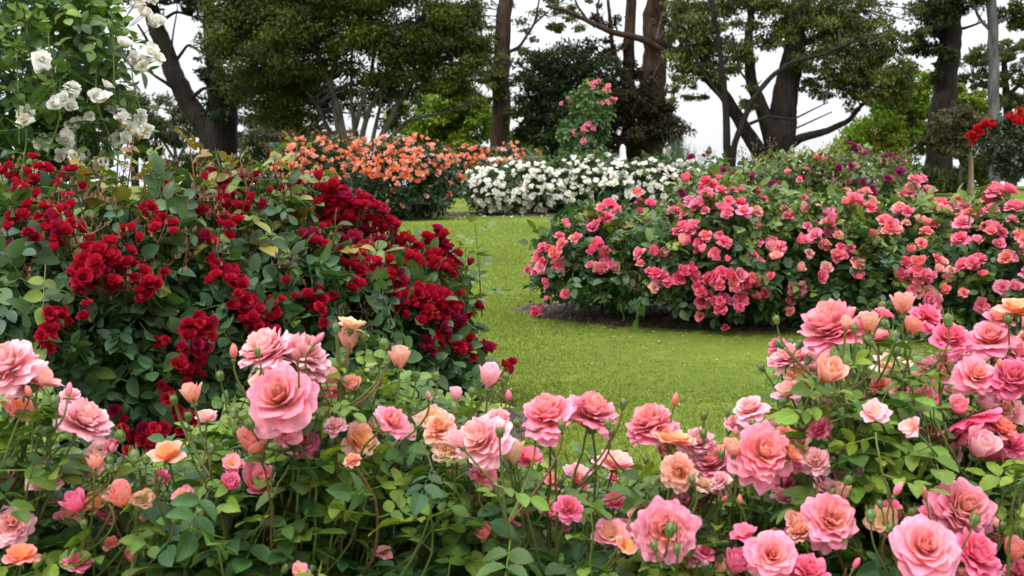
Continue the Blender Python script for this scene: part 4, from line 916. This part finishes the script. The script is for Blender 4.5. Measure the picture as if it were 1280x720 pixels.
bush('crimson_rose_bush', 'crimson rose bush in the middle of left bed, tall bronze shoots', 'rose bush', GC, (-1.25, 4.4, 0),
     [lobe(205, 438, 4.3, .45, .6, .62), lobe(290, 445, 4.4, .42, .55, .64)], 2000, .122, 'red', LEAF_MID,
     cr_([(180, 352, 4), (190, 360, 3), (208, 240, 4), (186, 272, 2), (200, 277, 2), (245, 266, 2), (272, 234, 4), (285, 245, 5), (300, 258, 3), (260, 240, 2), (289, 285, 4), (292, 348, 5), (285, 355, 3), (300, 378, 4), (312, 390, 5), (320, 400, 4), (315, 410, 3), (233, 413, 6), (225, 430, 4), (240, 425, 4), (230, 450, 4), (235, 465, 3), (210, 500, 2), (190, 540, 5), (215, 530, 4), (170, 545, 3), (240, 545, 3), (160, 303, 2), (314, 228, 2), (330, 250, 2), (250, 300, 2), (215, 545, 3)], 7), 'mid', .056, more=1.9, spread=13, lift=.1, young=.4, canes=7, twigs=(70, .13, TW), shoots=[(168, 166, 4.2, .36, 2.0), (180, 198, 4.1, .3, 1.3), (236, 176, 4.3, .36, 2.0), (110, 205, 4.1, .26, 1.6), (300, 200, 4.3, .26, 1.5), (250, 215, 4.2, .3, 1.2), (150, 215, 4.2, .25, 1.1), (215, 225, 4.1, .25, .9), (285, 215, 4.4, .25, .9)])
bush('crimson_rose_bush', 'crimson rose bush with dense sloping clusters, third along left bed', 'rose bush', GC, (-.75, 4.7, 0),
     [lobe(378, 466, 4.6, .42, .6, .64), lobe(455, 455, 4.7, .24, .45, .54)], 1900, .118, 'red', LEAF_MID,
     cr_([(400, 240, 4), (410, 250, 5), (425, 255, 6), (405, 268, 5), (418, 275, 6), (435, 280, 6), (450, 268, 5), (440, 262, 5), (455, 285, 4), (465, 275, 4), (400, 290, 3), (430, 300, 3), (445, 315, 4), (460, 330, 4), (440, 340, 4), (455, 350, 4), (470, 340, 3), (388, 378, 5), (395, 385, 2), (360, 245, 2), (375, 270, 1), (480, 280, 3)], 7), 'mid', .058, more=2.6, spread=12, lift=.1, young=.35, canes=7, twigs=(60, .12, TW), shoots=[(372, 180, 4.6, .34, 1.5), (345, 195, 4.5, .3, 1.0), (405, 215, 4.7, .28, 1.0)])
bush('crimson_rose_bush', 'crimson rose bush at the right end of left bed, blooms spilling over lawn', 'rose bush', GC, (-.35, 4.8, 0),
     [lobe(508, 422, 4.8, .23, .4, .39), lobe(542, 395, 4.8, .14, .25, .27), lobe(480, 460, 4.8, .3, .4, .48), lobe(560, 460, 4.7, .14, .2, .16)], 1200, .112, 'red', LEAF_MID,
     cr_([(490, 300, 6), (505, 305, 5), (515, 315, 4), (485, 318, 4), (540, 305, 6), (555, 312, 6), (562, 325, 5), (545, 325, 5), (555, 340, 4), (495, 355, 4), (510, 365, 5), (525, 370, 5), (540, 378, 5), (555, 385, 4), (575, 392, 4), (588, 390, 3), (520, 390, 4), (500, 390, 3), (545, 400, 3), (500, 375, 3)], 6)+cr_([(530, 430, 2), (550, 420, 2), (565, 430, 2), (598, 437, 3), (630, 465, 2)], 5, ['dusky', 'crimson']), 'mid', .058, more=2.5, spread=9, lift=.1, young=.3, canes=6, shoots=[(594, 280, 4.75, .4, .9), (582, 310, 4.7, .3, .6)])

# ------------------------------------------------------------------ the near pink roses
GF = 'pink rose bushes nearest the viewer'
ENV = [(-60, 470), (0, 480), (60, 520), (110, 570), (200, 580), (240, 540), (280, 500), (330, 500), (400, 460), (440, 440), (520, 480), (590, 520), (640, 540), (700, 565), (780, 590), (850, 600), (930, 585), (975, 545), (1010, 480), (1060, 440), (1150, 440), (1280, 430), (1350, 430)]
def env(x): return np.interp(x, [e[0] for e in ENV], [e[1] for e in ENV])
# (px, py, width px, form, colour, facing right, facing viewer, facing up, distance)
NEAR = {
 0: [(6, 452, 78, 'full', 'fg_pale', -.3, .5, .8, 1.62), (50, 470, 60, 'loose', 'fg_pale', .4, -.2, .9, 1.66), (108, 522, 72, 'full', 'fg_pale', .5, .15, .85, 1.66), (208, 566, 46, 'loose', 'fg_peach', -.1, .3, .8, 1.7), (152, 620, 38, 'half', 'fg_coral', -.2, .3, .8, 1.6), (180, 624, 32, 'loose', 'fg_cream', .3, .4, .6, 1.6), (118, 578, 24, 'half', 'fg_peach', .1, .1, 1, 1.64), (14, 655, 56, 'full', 'fg_pale', .2, .6, .5, 1.62), (26, 692, 42, 'loose', 'fg_coral', .1, .2, .8, 1.58), (88, 645, 38, 'loose', 'fg_pink', .2, .3, .6, 1.72), (134, 642, 34, 'loose', 'fg_hot', .2, .2, .7, 1.74), (140, 678, 22, 'loose', 'fg_coral', .1, .3, .6, 1.7), (166, 696, 20, 'half', 'fg_coral', .1, .2, .7, 1.66), (124, 560, 30, 'loose', 'fg_pale', 0, .4, .4, 1.7)],
 1: [(330, 432, 74, 'full', 'fg_pale', -.4, .2, .9, 1.66), (378, 440, 80, 'full', 'fg_pale', .4, .1, .8, 1.68), (347, 492, 94, 'high', 'fg_pink', -.05, .75, .62, 1.58), (318, 552, 42, 'half', 'fg_coral', -.1, .4, .8, 1.6), (239, 492, 30, 'half', 'fg_peach', -.2, .1, 1, 1.7), (258, 520, 30, 'loose', 'fg_pale', .1, .3, .7, 1.74), (440, 404, 40, 'loose', 'fg_cream', .2, -.1, 1, 1.72), (437, 424, 32, 'half', 'fg_peach', .1, .1, 1, 1.73), (500, 447, 32, 'half', 'fg_peach', .1, .1, 1, 1.7), (474, 532, 42, 'loose', 'fg_cream', .0, .2, .9, 1.76), (506, 538, 34, 'loose', 'fg_pale', .2, .2, .8, 1.78), (540, 524, 42, 'loose', 'fg_cream', .3, .5, .5, 1.8), (291, 578, 30, 'loose', 'fg_pink', .1, .4, .6, 1.72), (230, 618, 28, 'loose', 'fg_pink', .1, .4, .6, 1.7), (288, 604, 26, 'half', 'fg_hot', .2, .4, .6, 1.66), (360, 548, 40, 'loose', 'fg_pale', .3, .2, .3, 1.7), (185, 640, 22, 'loose', 'fg_peach', .2, .4, .6, 1.7), (480, 690, 22, 'loose', 'fg_pink', .2, .4, .6, 1.7), (375, 712, 24, 'loose', 'fg_pink', .2, .4, .6, 1.6), (420, 690, 20, 'half', 'fg_peach', 0, .4, .8, 1.9)],
 2: [(600, 546, 74, 'full', 'fg_pale', -.45, .55, .65, 1.64), (685, 514, 76, 'full', 'fg_pink', -.12, .3, .95, 1.66), (742, 511, 70, 'full', 'fg_pink', .25, .25, .95, 1.69), (640, 566, 36, 'half', 'fg_cream', -.1, .1, 1, 1.7), (612, 470, 34, 'half', 'fg_pale', .1, .15, 1, 1.8), (570, 493, 20, 'half', 'fg_pale', 0, .1, 1, 1.78), (662, 570, 40, 'loose', 'fg_hot', .2, .2, .7, 1.74), (722, 590, 34, 'loose', 'fg_pale', .1, .3, .6, 1.82), (770, 575, 50, 'loose', 'fg_pale', .2, .2, .8, 1.84), (772, 666, 50, 'full', 'fg_hot', -.2, .3, .5, 1.78), (604, 666, 26, 'half', 'fg_coral', 0, .4, .8, 1.66), (690, 600, 26, 'loose', 'fg_pink', .2, .4, .6, 1.86), (690, 636, 30, 'loose', 'fg_hot', 0, .4, .5, 1.8), (625, 520, 34, 'full', 'fg_pale', .3, .2, .8, 1.72), (655, 640, 22, 'half', 'fg_pink', 0, .3, .7, 1.84), (700, 655, 26, 'loose', 'fg_hot', 0, .3, .7, 1.84), (768, 625, 30, 'loose', 'fg_hot', 0, .3, .7, 1.84)],
 3: [(812, 524, 66, 'full', 'fg_pink', -.3, .25, .9, 1.72), (842, 545, 54, 'loose', 'fg_peach', .1, .1, 1, 1.68), (874, 550, 50, 'full', 'fg_pale', .1, .3, .9, 1.72), (849, 590, 48, 'full', 'fg_peach', 0, .9, .4, 1.62), (888, 575, 56, 'full', 'fg_pink', -.2, .3, .8, 1.7), (916, 560, 26, 'half', 'fg_peach', -.1, .2, 1, 1.64), (955, 565, 84, 'full', 'fg_pink', .15, .75, .6, 1.64), (834, 664, 84, 'full', 'fg_pink', 0, .95, .25, 1.52), (936, 508, 46, 'high', 'fg_pale', -.35, .3, .9, 1.8), (966, 692, 68, 'high', 'fg_pink', .0, .8, .55, 1.5), (1012, 712, 58, 'full', 'fg_hot', .2, .4, .8, 1.5), (980, 604, 40, 'full', 'fg_hot', .2, .3, .5, 1.78), (930, 664, 32, 'loose', 'fg_hot', -.2, .3, .8, 1.56), (898, 610, 30, 'loose', 'fg_pale', .1, .4, .5, 1.72), (868, 626, 30, 'full', 'fg_hot', 0, .3, .5, 1.8)],
 4: [(1038, 400, 88, 'full', 'fg_pink', -.3, .1, 1, 1.78), (1087, 404, 30, 'half', 'fg_peach', 0, .2, 1, 1.74), (1058, 404, 18, 'half', 'fg_peach', 0, .3, .9, 1.66), (1128, 380, 32, 'half', 'fg_peach', -.1, .1, 1, 1.82), (1142, 408, 26, 'half', 'fg_coral', .1, .2, 1, 1.78), (1105, 392, 30, 'loose', 'fg_hot', .4, .1, 1, 1.8), (1160, 392, 42, 'full', 'fg_hot', .3, .4, .7, 1.95), (1190, 420, 52, 'full', 'fg_hot', .0, .6, .8, 1.9), (1238, 418, 60, 'high', 'fg_pink', -.2, .4, .8, 1.9), (1222, 466, 56, 'high', 'fg_pink', .1, .75, .65, 1.82), (1268, 470, 62, 'full', 'fg_hot', -.2, .5, .6, 1.8), (1215, 538, 80, 'full', 'fg_hot', .2, .2, -.5, 1.76), (1274, 382, 50, 'loose', 'fg_peach', 0, .2, 1, 1.9), (1264, 512, 44, 'full', 'fg_pale', .1, .5, .7, 1.86), (1155, 498, 50, 'full', 'fg_hot', 0, .5, .6, 1.95), (1165, 462, 44, 'loose', 'fg_pink', 0, .3, .7, 1.98), (1118, 455, 52, 'loose', 'fg_cream', .2, .2, .8, 2.0), (1012, 545, 46, 'full', 'fg_hot', -.2, .4, .5, 1.9), (1065, 560, 40, 'full', 'fg_hot', 0, .4, .5, 1.9), (984, 486, 38, 'loose', 'fg_pale', -.4, .2, .8, 1.84), (998, 466, 34, 'loose', 'fg_peach', -.2, .2, .9, 1.86), (972, 430, 26, 'full', 'fg_hot', -.3, .3, .8, 2.1), (973, 448, 28, 'loose', 'fg_pink', -.2, .3, .8, 2.0), (1160, 530, 44, 'full', 'fg_hot', 0, .4, .5, 1.9), (1252, 395, 42, 'loose', 'fg_pink', 0, .3, .8, 1.92), (1278, 440, 46, 'full', 'fg_pink', .2, .4, .7, 1.9), (1005, 505, 36, 'loose', 'fg_pale', 0, .4, .7, 1.9), (1195, 488, 34, 'loose', 'fg_pink', 0, .4, .7, 2.0), (1078, 520, 36, 'loose', 'fg_hot', 0, .4, .7, 2.0), (1100, 490, 30, 'loose', 'fg_pink', 0, .4, .7, 2.05)],
 5: [(1040, 648, 74, 'full', 'fg_pink', .1, .7, .6, 1.55), (996, 650, 26, 'half', 'fg_peach', -.7, .3, .3, 1.57), (1206, 634, 86, 'full', 'fg_pink', .1, .75, .6, 1.58), (1158, 682, 92, 'high', 'fg_pink', -.05, .75, .65, 1.46), (1222, 690, 72, 'full', 'fg_hot', .35, .5, .6, 1.5), (1268, 688, 32, 'half', 'fg_coral', .1, .3, .8, 1.52), (1278, 712, 40, 'full', 'fg_hot', .2, .4, .7, 1.52), (1052, 615, 26, 'half', 'fg_peach', .1, .1, 1, 1.62), (1165, 640, 34, 'loose', 'fg_hot', -.2, .3, .7, 1.6), (1085, 668, 40, 'full', 'dusky', .0, .3, .4, 1.8)],
}
# (px, py, length px, shade, distance)
BUDS = {
 0: [(68, 502, 20, 'g', 1.62), (86, 488, 20, 'fg_pink', 1.62), (36, 490, 18, 'fg_coral', 1.6), (150, 545, 20, 'g', 1.64), (168, 570, 20, 'g', 1.64), (140, 560, 16, 'fg_pale', 1.66), (100, 600, 14, 'g', 1.7), (60, 560, 14, 'g', 1.7), (200, 600, 12, 'g', 1.7), (220, 650, 14, 'g', 1.6), (250, 640, 12, 'g', 1.6), (105, 655, 14, 'g', 1.6)],
 1: [(292, 440, 22, 'fg_coral', 1.58), (371, 444, 22, 'fg_coral', 1.56), (398, 424, 20, 'fg_pink', 1.58), (322, 440, 14, 'g', 1.58), (312, 530, 20, 'g', 1.56), (420, 410, 14, 'g', 1.7), (455, 420, 16, 'g', 1.72), (480, 430, 18, 'g', 1.7), (485, 450, 16, 'g', 1.7), (520, 470, 16, 'g', 1.72), (535, 495, 16, 'fg_pale', 1.75), (405, 470, 16, 'g', 1.7), (430, 455, 18, 'g', 1.72), (465, 470, 16, 'g', 1.74), (475, 450, 14, 'g', 1.72), (275, 470, 16, 'g', 1.66), (265, 560, 14, 'g', 1.66), (380, 500, 14, 'g', 1.62), (402, 520, 14, 'g', 1.66), (446, 500, 14, 'g', 1.74), (545, 470, 14, 'g', 1.78), (510, 500, 14, 'g', 1.74)],
 2: [(568, 510, 18, 'g', 1.7), (590, 490, 16, 'g', 1.74), (625, 540, 18, 'g', 1.6), (702, 532, 16, 'g', 1.6), (668, 540, 14, 'g', 1.64), (760, 530, 16, 'g', 1.64), (655, 590, 16, 'g', 1.64), (636, 495, 18, 'fg_pink', 1.78), (735, 600, 14, 'g', 1.7), (600, 610, 14, 'g', 1.66), (560, 560, 16, 'g', 1.7)],
 3: [(844, 500, 20, 'fg_coral', 1.7), (838, 662, 24, 'g', 1.42), (818, 682, 16, 'g', 1.42), (846, 686, 16, 'g', 1.42), (815, 605, 16, 'g', 1.62), (942, 530, 16, 'g', 1.74), (920, 540, 14, 'fg_pink', 1.7), (905, 625, 16, 'fg_coral', 1.64), (925, 625, 14, 'fg_coral', 1.64), (865, 600, 14, 'g', 1.6), (880, 520, 14, 'g', 1.74)],
 4: [(1070, 440, 16, 'g', 1.74), (1085, 425, 18, 'g', 1.74), (1118, 420, 18, 'g', 1.76), (1045, 445, 16, 'g', 1.72), (1000, 430, 16, 'g', 1.8), (1060, 462, 14, 'g', 1.76), (1185, 400, 20, 'g', 1.8), (1020, 470, 14, 'g', 1.8), (990, 520, 14, 'g', 1.84), (1120, 440, 16, 'g', 1.8), (1250, 455, 16, 'fg_coral', 1.8), (1200, 500, 16, 'fg_peach', 1.8), (1040, 470, 14, 'g', 1.78), (1010, 450, 14, 'g', 1.8), (1260, 400, 16, 'g', 1.86)],
 5: [(1122, 612, 22, 'fg_pink', 1.54), (1155, 616, 20, 'fg_coral', 1.54), (1088, 645, 20, 'g', 1.52), (1218, 650, 20, 'g', 1.46), (1112, 660, 16, 'g', 1.54), (1070, 705, 18, 'fg_hot', 1.5), (1140, 640, 14, 'g', 1.54), (1100, 630, 14, 'g', 1.56), (1245, 655, 16, 'fg_peach', 1.56), (1060, 600, 16, 'g', 1.6), (1040, 615, 14, 'g', 1.6)],
}
FBASE = {0: (-1.05, 1.75), 1: (-.42, 1.85), 2: (.06, 1.85), 3: (.34, 1.8), 4: (.92, 2.1), 5: (.72, 1.6)}
FX = {0: (-60, 215), 1: (190, 570), 2: (545, 785), 3: (780, 985), 4: (975, 1340), 5: (960, 1340)}
FLAB = {0: 'near rose bush at the left edge, pale pink blooms seen from the side', 1: 'near rose bush with one big pointed pink bloom before two pale ones',
        2: 'near rose bush with a pair of round pink blooms facing up over lawn', 3: 'near rose bush with a mixed pink and peach cluster and large ruffled bloom',
        4: 'near rose bush with one high broad pink bloom and many coral blooms, at right edge', 5: 'low near rose bush in the bottom right corner, heavy full pink blooms'}
ALLB = np.array([(f[0], f[1], f[2]*.5, f[8]) for b in NEAR.values() for f in b])
GREENBUD = {}
def green_bud():
    if not GREENBUD:
        g = Geo(); z = np.array([-.5, -.46, -.34, -.18, -.1, .08, .28, .46]); r = np.array([.03, .14, .26, .27, .24, .34, .26, .02])
        g.tube(np.stack([0*z, 0*z, z], 1), r, np.array([.11, .17, .04]), 9)
        for k in range(5):
            a = k*1.2566; d = np.array([math.cos(a), math.sin(a), 0]); P = np.array([d*.25+[0, 0, -.12], d*.36+[0, 0, .1], d*.25+[0, 0, .4], d*.3+[0, 0, .8]])
            g.tube(smooth_path(P, 7), np.linspace(.075, .008, 7), np.array([.12, .18, .045])*rng.uniform(.8, 1.2), 4)
        GREENBUD['m'] = g.mesh('bud', [STEM])
    return GREENBUD['m']
def near_bush(i):
    bx, by = FBASE[i]; base = np.array([bx, by, 0.0])
    root = thing('near_rose_bush', base, FLAB[i], 'rose bush', GF)
    g = Geo(); x0, x1 = FX[i]
    stemcol = lambda: np.array([.10, .135, .028])*rng.uniform(.8, 1.3) if rng.random() < .8 else np.array([.16, .075, .03])*rng.uniform(.8, 1.2)
    LO, LD, LN, LS, LA = [], [], [], [], []
    def shoot(P, ax, length, r0, r1, leaves, ls, young, bare=.12, filler=False):
        """a stem running down from P towards the root, with leaves along it"""
        tgt = base + np.array([rng.normal()*.1, rng.normal()*.08, .0])
        d1 = nrm(tgt-P); pts_ = [P, P - np.asarray(ax)*length*.22, P - np.asarray(ax)*length*.3 + d1*length*.3, P + d1*length*.95 - np.asarray(ax)*length*.1]
        S = smooth_path(pts_, 9); S[1:-1] += rng.normal(size=(7, 3))*.002
        if filler:   # no stray stem straight across a bloom
            qx, qy = proj(S[:6])
            if np.any((np.hypot(qx[:, None]-ALLB[None, :, 0], qy[:, None]-ALLB[None, :, 1]) < ALLB[None, :, 2]*.95+3) & (S[:6, 1:2] < ALLB[None, :, 3]+.03)): return S
        c = stemcol(); g.tube(S, np.linspace(r1, r0, 9), c, 6, 1)
        # thorns
        nt = 4; tt = rng.integers(2, 8, nt); tp = S[tt]; td = rdir(nt); g.segs(tp, tp+td*.008, .0022, .0003, c*.9, 3, 1)
        ts = np.linspace(bare, .95, leaves) + rng.normal(size=leaves)*.04; a = rng.uniform(0, 6.28)
        for t in ts:
            t = min(max(t, .05), .97); p = np.array([np.interp(t, np.linspace(0, 1, 9), S[:, q]) for q in range(3)]); a += 2.4+rng.normal()*.3
            out = np.array([math.cos(a), math.sin(a), 0]); D = nrm(out + np.array([0, 0, rng.uniform(-.35, .55)]))
            LO.append(p); LD.append(D); LN.append(nrm(np.array([0, 0, 1.]) + out*.35 + rng.normal(size=3)*.35)); LS.append(ls*rng.uniform(.65, 1.15)*(.7+.5*t)); LA.append(np.clip(young*(1.15-t)+rng.normal()*.2, 0, 1.25))
        return S
    blooms = []; near = list(NEAR[i])
    for px, py, w, form, kind, fr, fv, fu, Y in NEAR[i]:   # younger blooms and half open buds of the same cluster
        if w < 44: continue
        for _ in range(rng.integers(1, 4) + (i in (3, 4))):
            a = rng.uniform(.05, 3.1); near.append((px+math.cos(a)*w*rng.uniform(.5, .85), py+math.sin(a)*w*rng.uniform(.35, .8), w*rng.uniform(.3, .62), rng.choice(['half', 'loose', 'full', 'full', 'high']), rng.choice(['fg_pink', 'fg_pale', 'fg_peach', 'fg_hot', 'fg_cream'], p=[.3, .25, .2, .2, .05]), rng.normal()*.4, rng.uniform(0, .7), .8, Y+rng.uniform(.02, .14)))
    for _ in range(9 if i != 4 else 16):                   # and others deeper in the bush
        px = rng.uniform(max(x0, 0), min(x1, 1280)); near.append((px, max(env(px), 590 if i == 5 else 0)+rng.uniform(5, 150), rng.uniform(24, 50), rng.choice(['half', 'loose', 'full']), rng.choice(['fg_pink', 'fg_pale', 'fg_hot', 'fg_peach', 'fg_coral']), rng.normal()*.4, rng.uniform(.1, .7), .7, rng.uniform(1.55, 1.85)))
    for k, (px, py, w, form, kind, fr, fv, fu, Y) in enumerate(near):
        P = at(px, py, Y); ax = nrm(np.array([fr, -fv, fu])); d = w*Y/FPX
        scale = {'full': 1.09, 'high': 1.05, 'loose': 1.16, 'half': 1.35, 'bud': 1.0}[form]
        ofs = {'full': .22, 'high': .25, 'loose': .2, 'half': .45}[form]
        Pb = P - ax*d*ofs
        f = put_flower(root, Pb, ax, d*scale, form, 'fg_faded' if form == 'loose' and rng.random() < .06 else kind, 'hi', k % 8, True)
        S = shoot(Pb - ax*d*.12, ax, rng.uniform(.26, .4), .0028, .0017, rng.integers(5, 8), .075, .75, .2)
        blooms.append((Pb, S))
    extra = []
    for px, py, w, form, kind, fr, fv, fu, Y in NEAR[i]:
        for _ in range(rng.integers(0, 3)): extra.append((px+rng.choice([-1, 1])*w*rng.uniform(.5, .8), py+rng.uniform(-.1, .5)*w, rng.uniform(11, 17), 'g', Y+rng.uniform(0, .06)))
    for px, py, l, kind, Y in BUDS[i]+extra:
        P = at(px, py, Y); L = l*Y/FPX
        ax = nrm(np.array([rng.normal()*.3, -.1+rng.normal()*.25, 1.0]))
        dd = [np.linalg.norm(S[3]-P) for _, S in blooms]; S = blooms[int(np.argmin(dd))][1]; J = S[4]
        if P[2] < J[2]+.02 or np.linalg.norm(J-P) > .3: J = P + nrm(base-P)*.16
        if kind == 'g':
            b = link('bud', green_bud(), root, M=frame(ax, P-base, L*1.0, rng.uniform(0, 6)))
            Pb = P - ax*L*.5
        else:
            Pb = P - ax*L*.45; put_flower(root, Pb, ax, L*1.15, 'bud', kind, 'hi', int(px) % 3, True); Pb = Pb - ax*L*.15
        m = Pb - ax*.03; g.tube(smooth_path([Pb, m, (m+J)/2+np.array([0, 0, -.01]), J], 8), np.linspace(.0013, .0022, 8), stemcol(), 5, 1)
    if i == 4:   # the tall fresh shoots in front
        for _ in range(46):
            P = at(rng.uniform(1015, 1185), rng.uniform(445, 620), rng.uniform(1.6, 1.85))
            shoot(P, nrm(np.array([rng.normal()*.3, rng.normal()*.3, 1.0])), rng.uniform(.16, .28), .0024, .0013, rng.integers(4, 7), rng.uniform(.07, .105), rng.choice([.5, .9, 1.1]), .03)
    # leafy shoots filling the bush
    area = (x1-x0)
    for _ in range(int(area*(.92 if i != 5 else .38))):
        px = rng.uniform(x0, x1); e = env(px)
        if i == 5: e = max(e, 590)
        py = e - 14 + (rng.random()**.9)*(800-e); Y = rng.uniform(1.6, 2.3) if i < 4 else rng.uniform(1.62, 2.5)
        if i == 5: Y = rng.uniform(1.45, 1.75)
        if rng.random() < .5: Y = min(2.5, Y + .5*(py-e)/200)
        P = at(px, py, Y)
        if P[2] < .12: continue
        ax = nrm(np.array([rng.normal()*.35, rng.normal()*.3, 1.0]))
        shoot(P, ax, rng.uniform(.16, .3), .0024, .0013, rng.integers(4, 8), rng.uniform(.065, .10) if rng.random() < .85 else rng.uniform(.09, .11), rng.choice([.1, .35, .8, 1.05], p=[.3, .25, .3, .15]), .03, True)
    LO, LD, LN, LS, LA = map(np.array, (LO, LD, LN, LS, LA))
    # leaves that would sit right in front of a bloom grow elsewhere
    tip = LO + LD*LS[:, None]*.8; px, py = proj(tip); ok = np.ones(len(LO), bool)
    px2, py2 = proj(LO)
    for bx_, by_, br, bY in ALLB:
        if 1000 < bx_ < 1180 and 435 < by_ < 590: continue
        if br > 28: br = br*1.12+4
        for a_, b_ in ((px, py), (px2, py2)):
            ok &= ~((np.hypot(a_-bx_, b_-by_) < br*.95+7) & (LO[:, 1] < bY+.03))
    ok &= LO[:, 1] > 1.2
    compounds(g, LO[ok], LD[ok], LN[ok], LS[ok], LA[ok], 'rose', LEAF_HI, 5, True, 0, 1)
    g.build('foliage', [LEAF_NEAR, STEM], root, base)
    for k in range(7):
        S = blooms[(k*3) % len(blooms)][1]; e = S[-1]; b = base + np.array([rng.normal()*.07, rng.normal()*.07, 0.0]); m = (b*.45+e*.55)+np.array([rng.normal()*.04, rng.normal()*.04, -.05])
        c = Geo(); c.tube(smooth_path([b, m, e], 9)-base, np.linspace(.008, .003, 9), (.1, .1, .03), 7); link('cane', c.mesh('cane', [CANE]), root)
    return root
for i in range(6): near_bush(i)
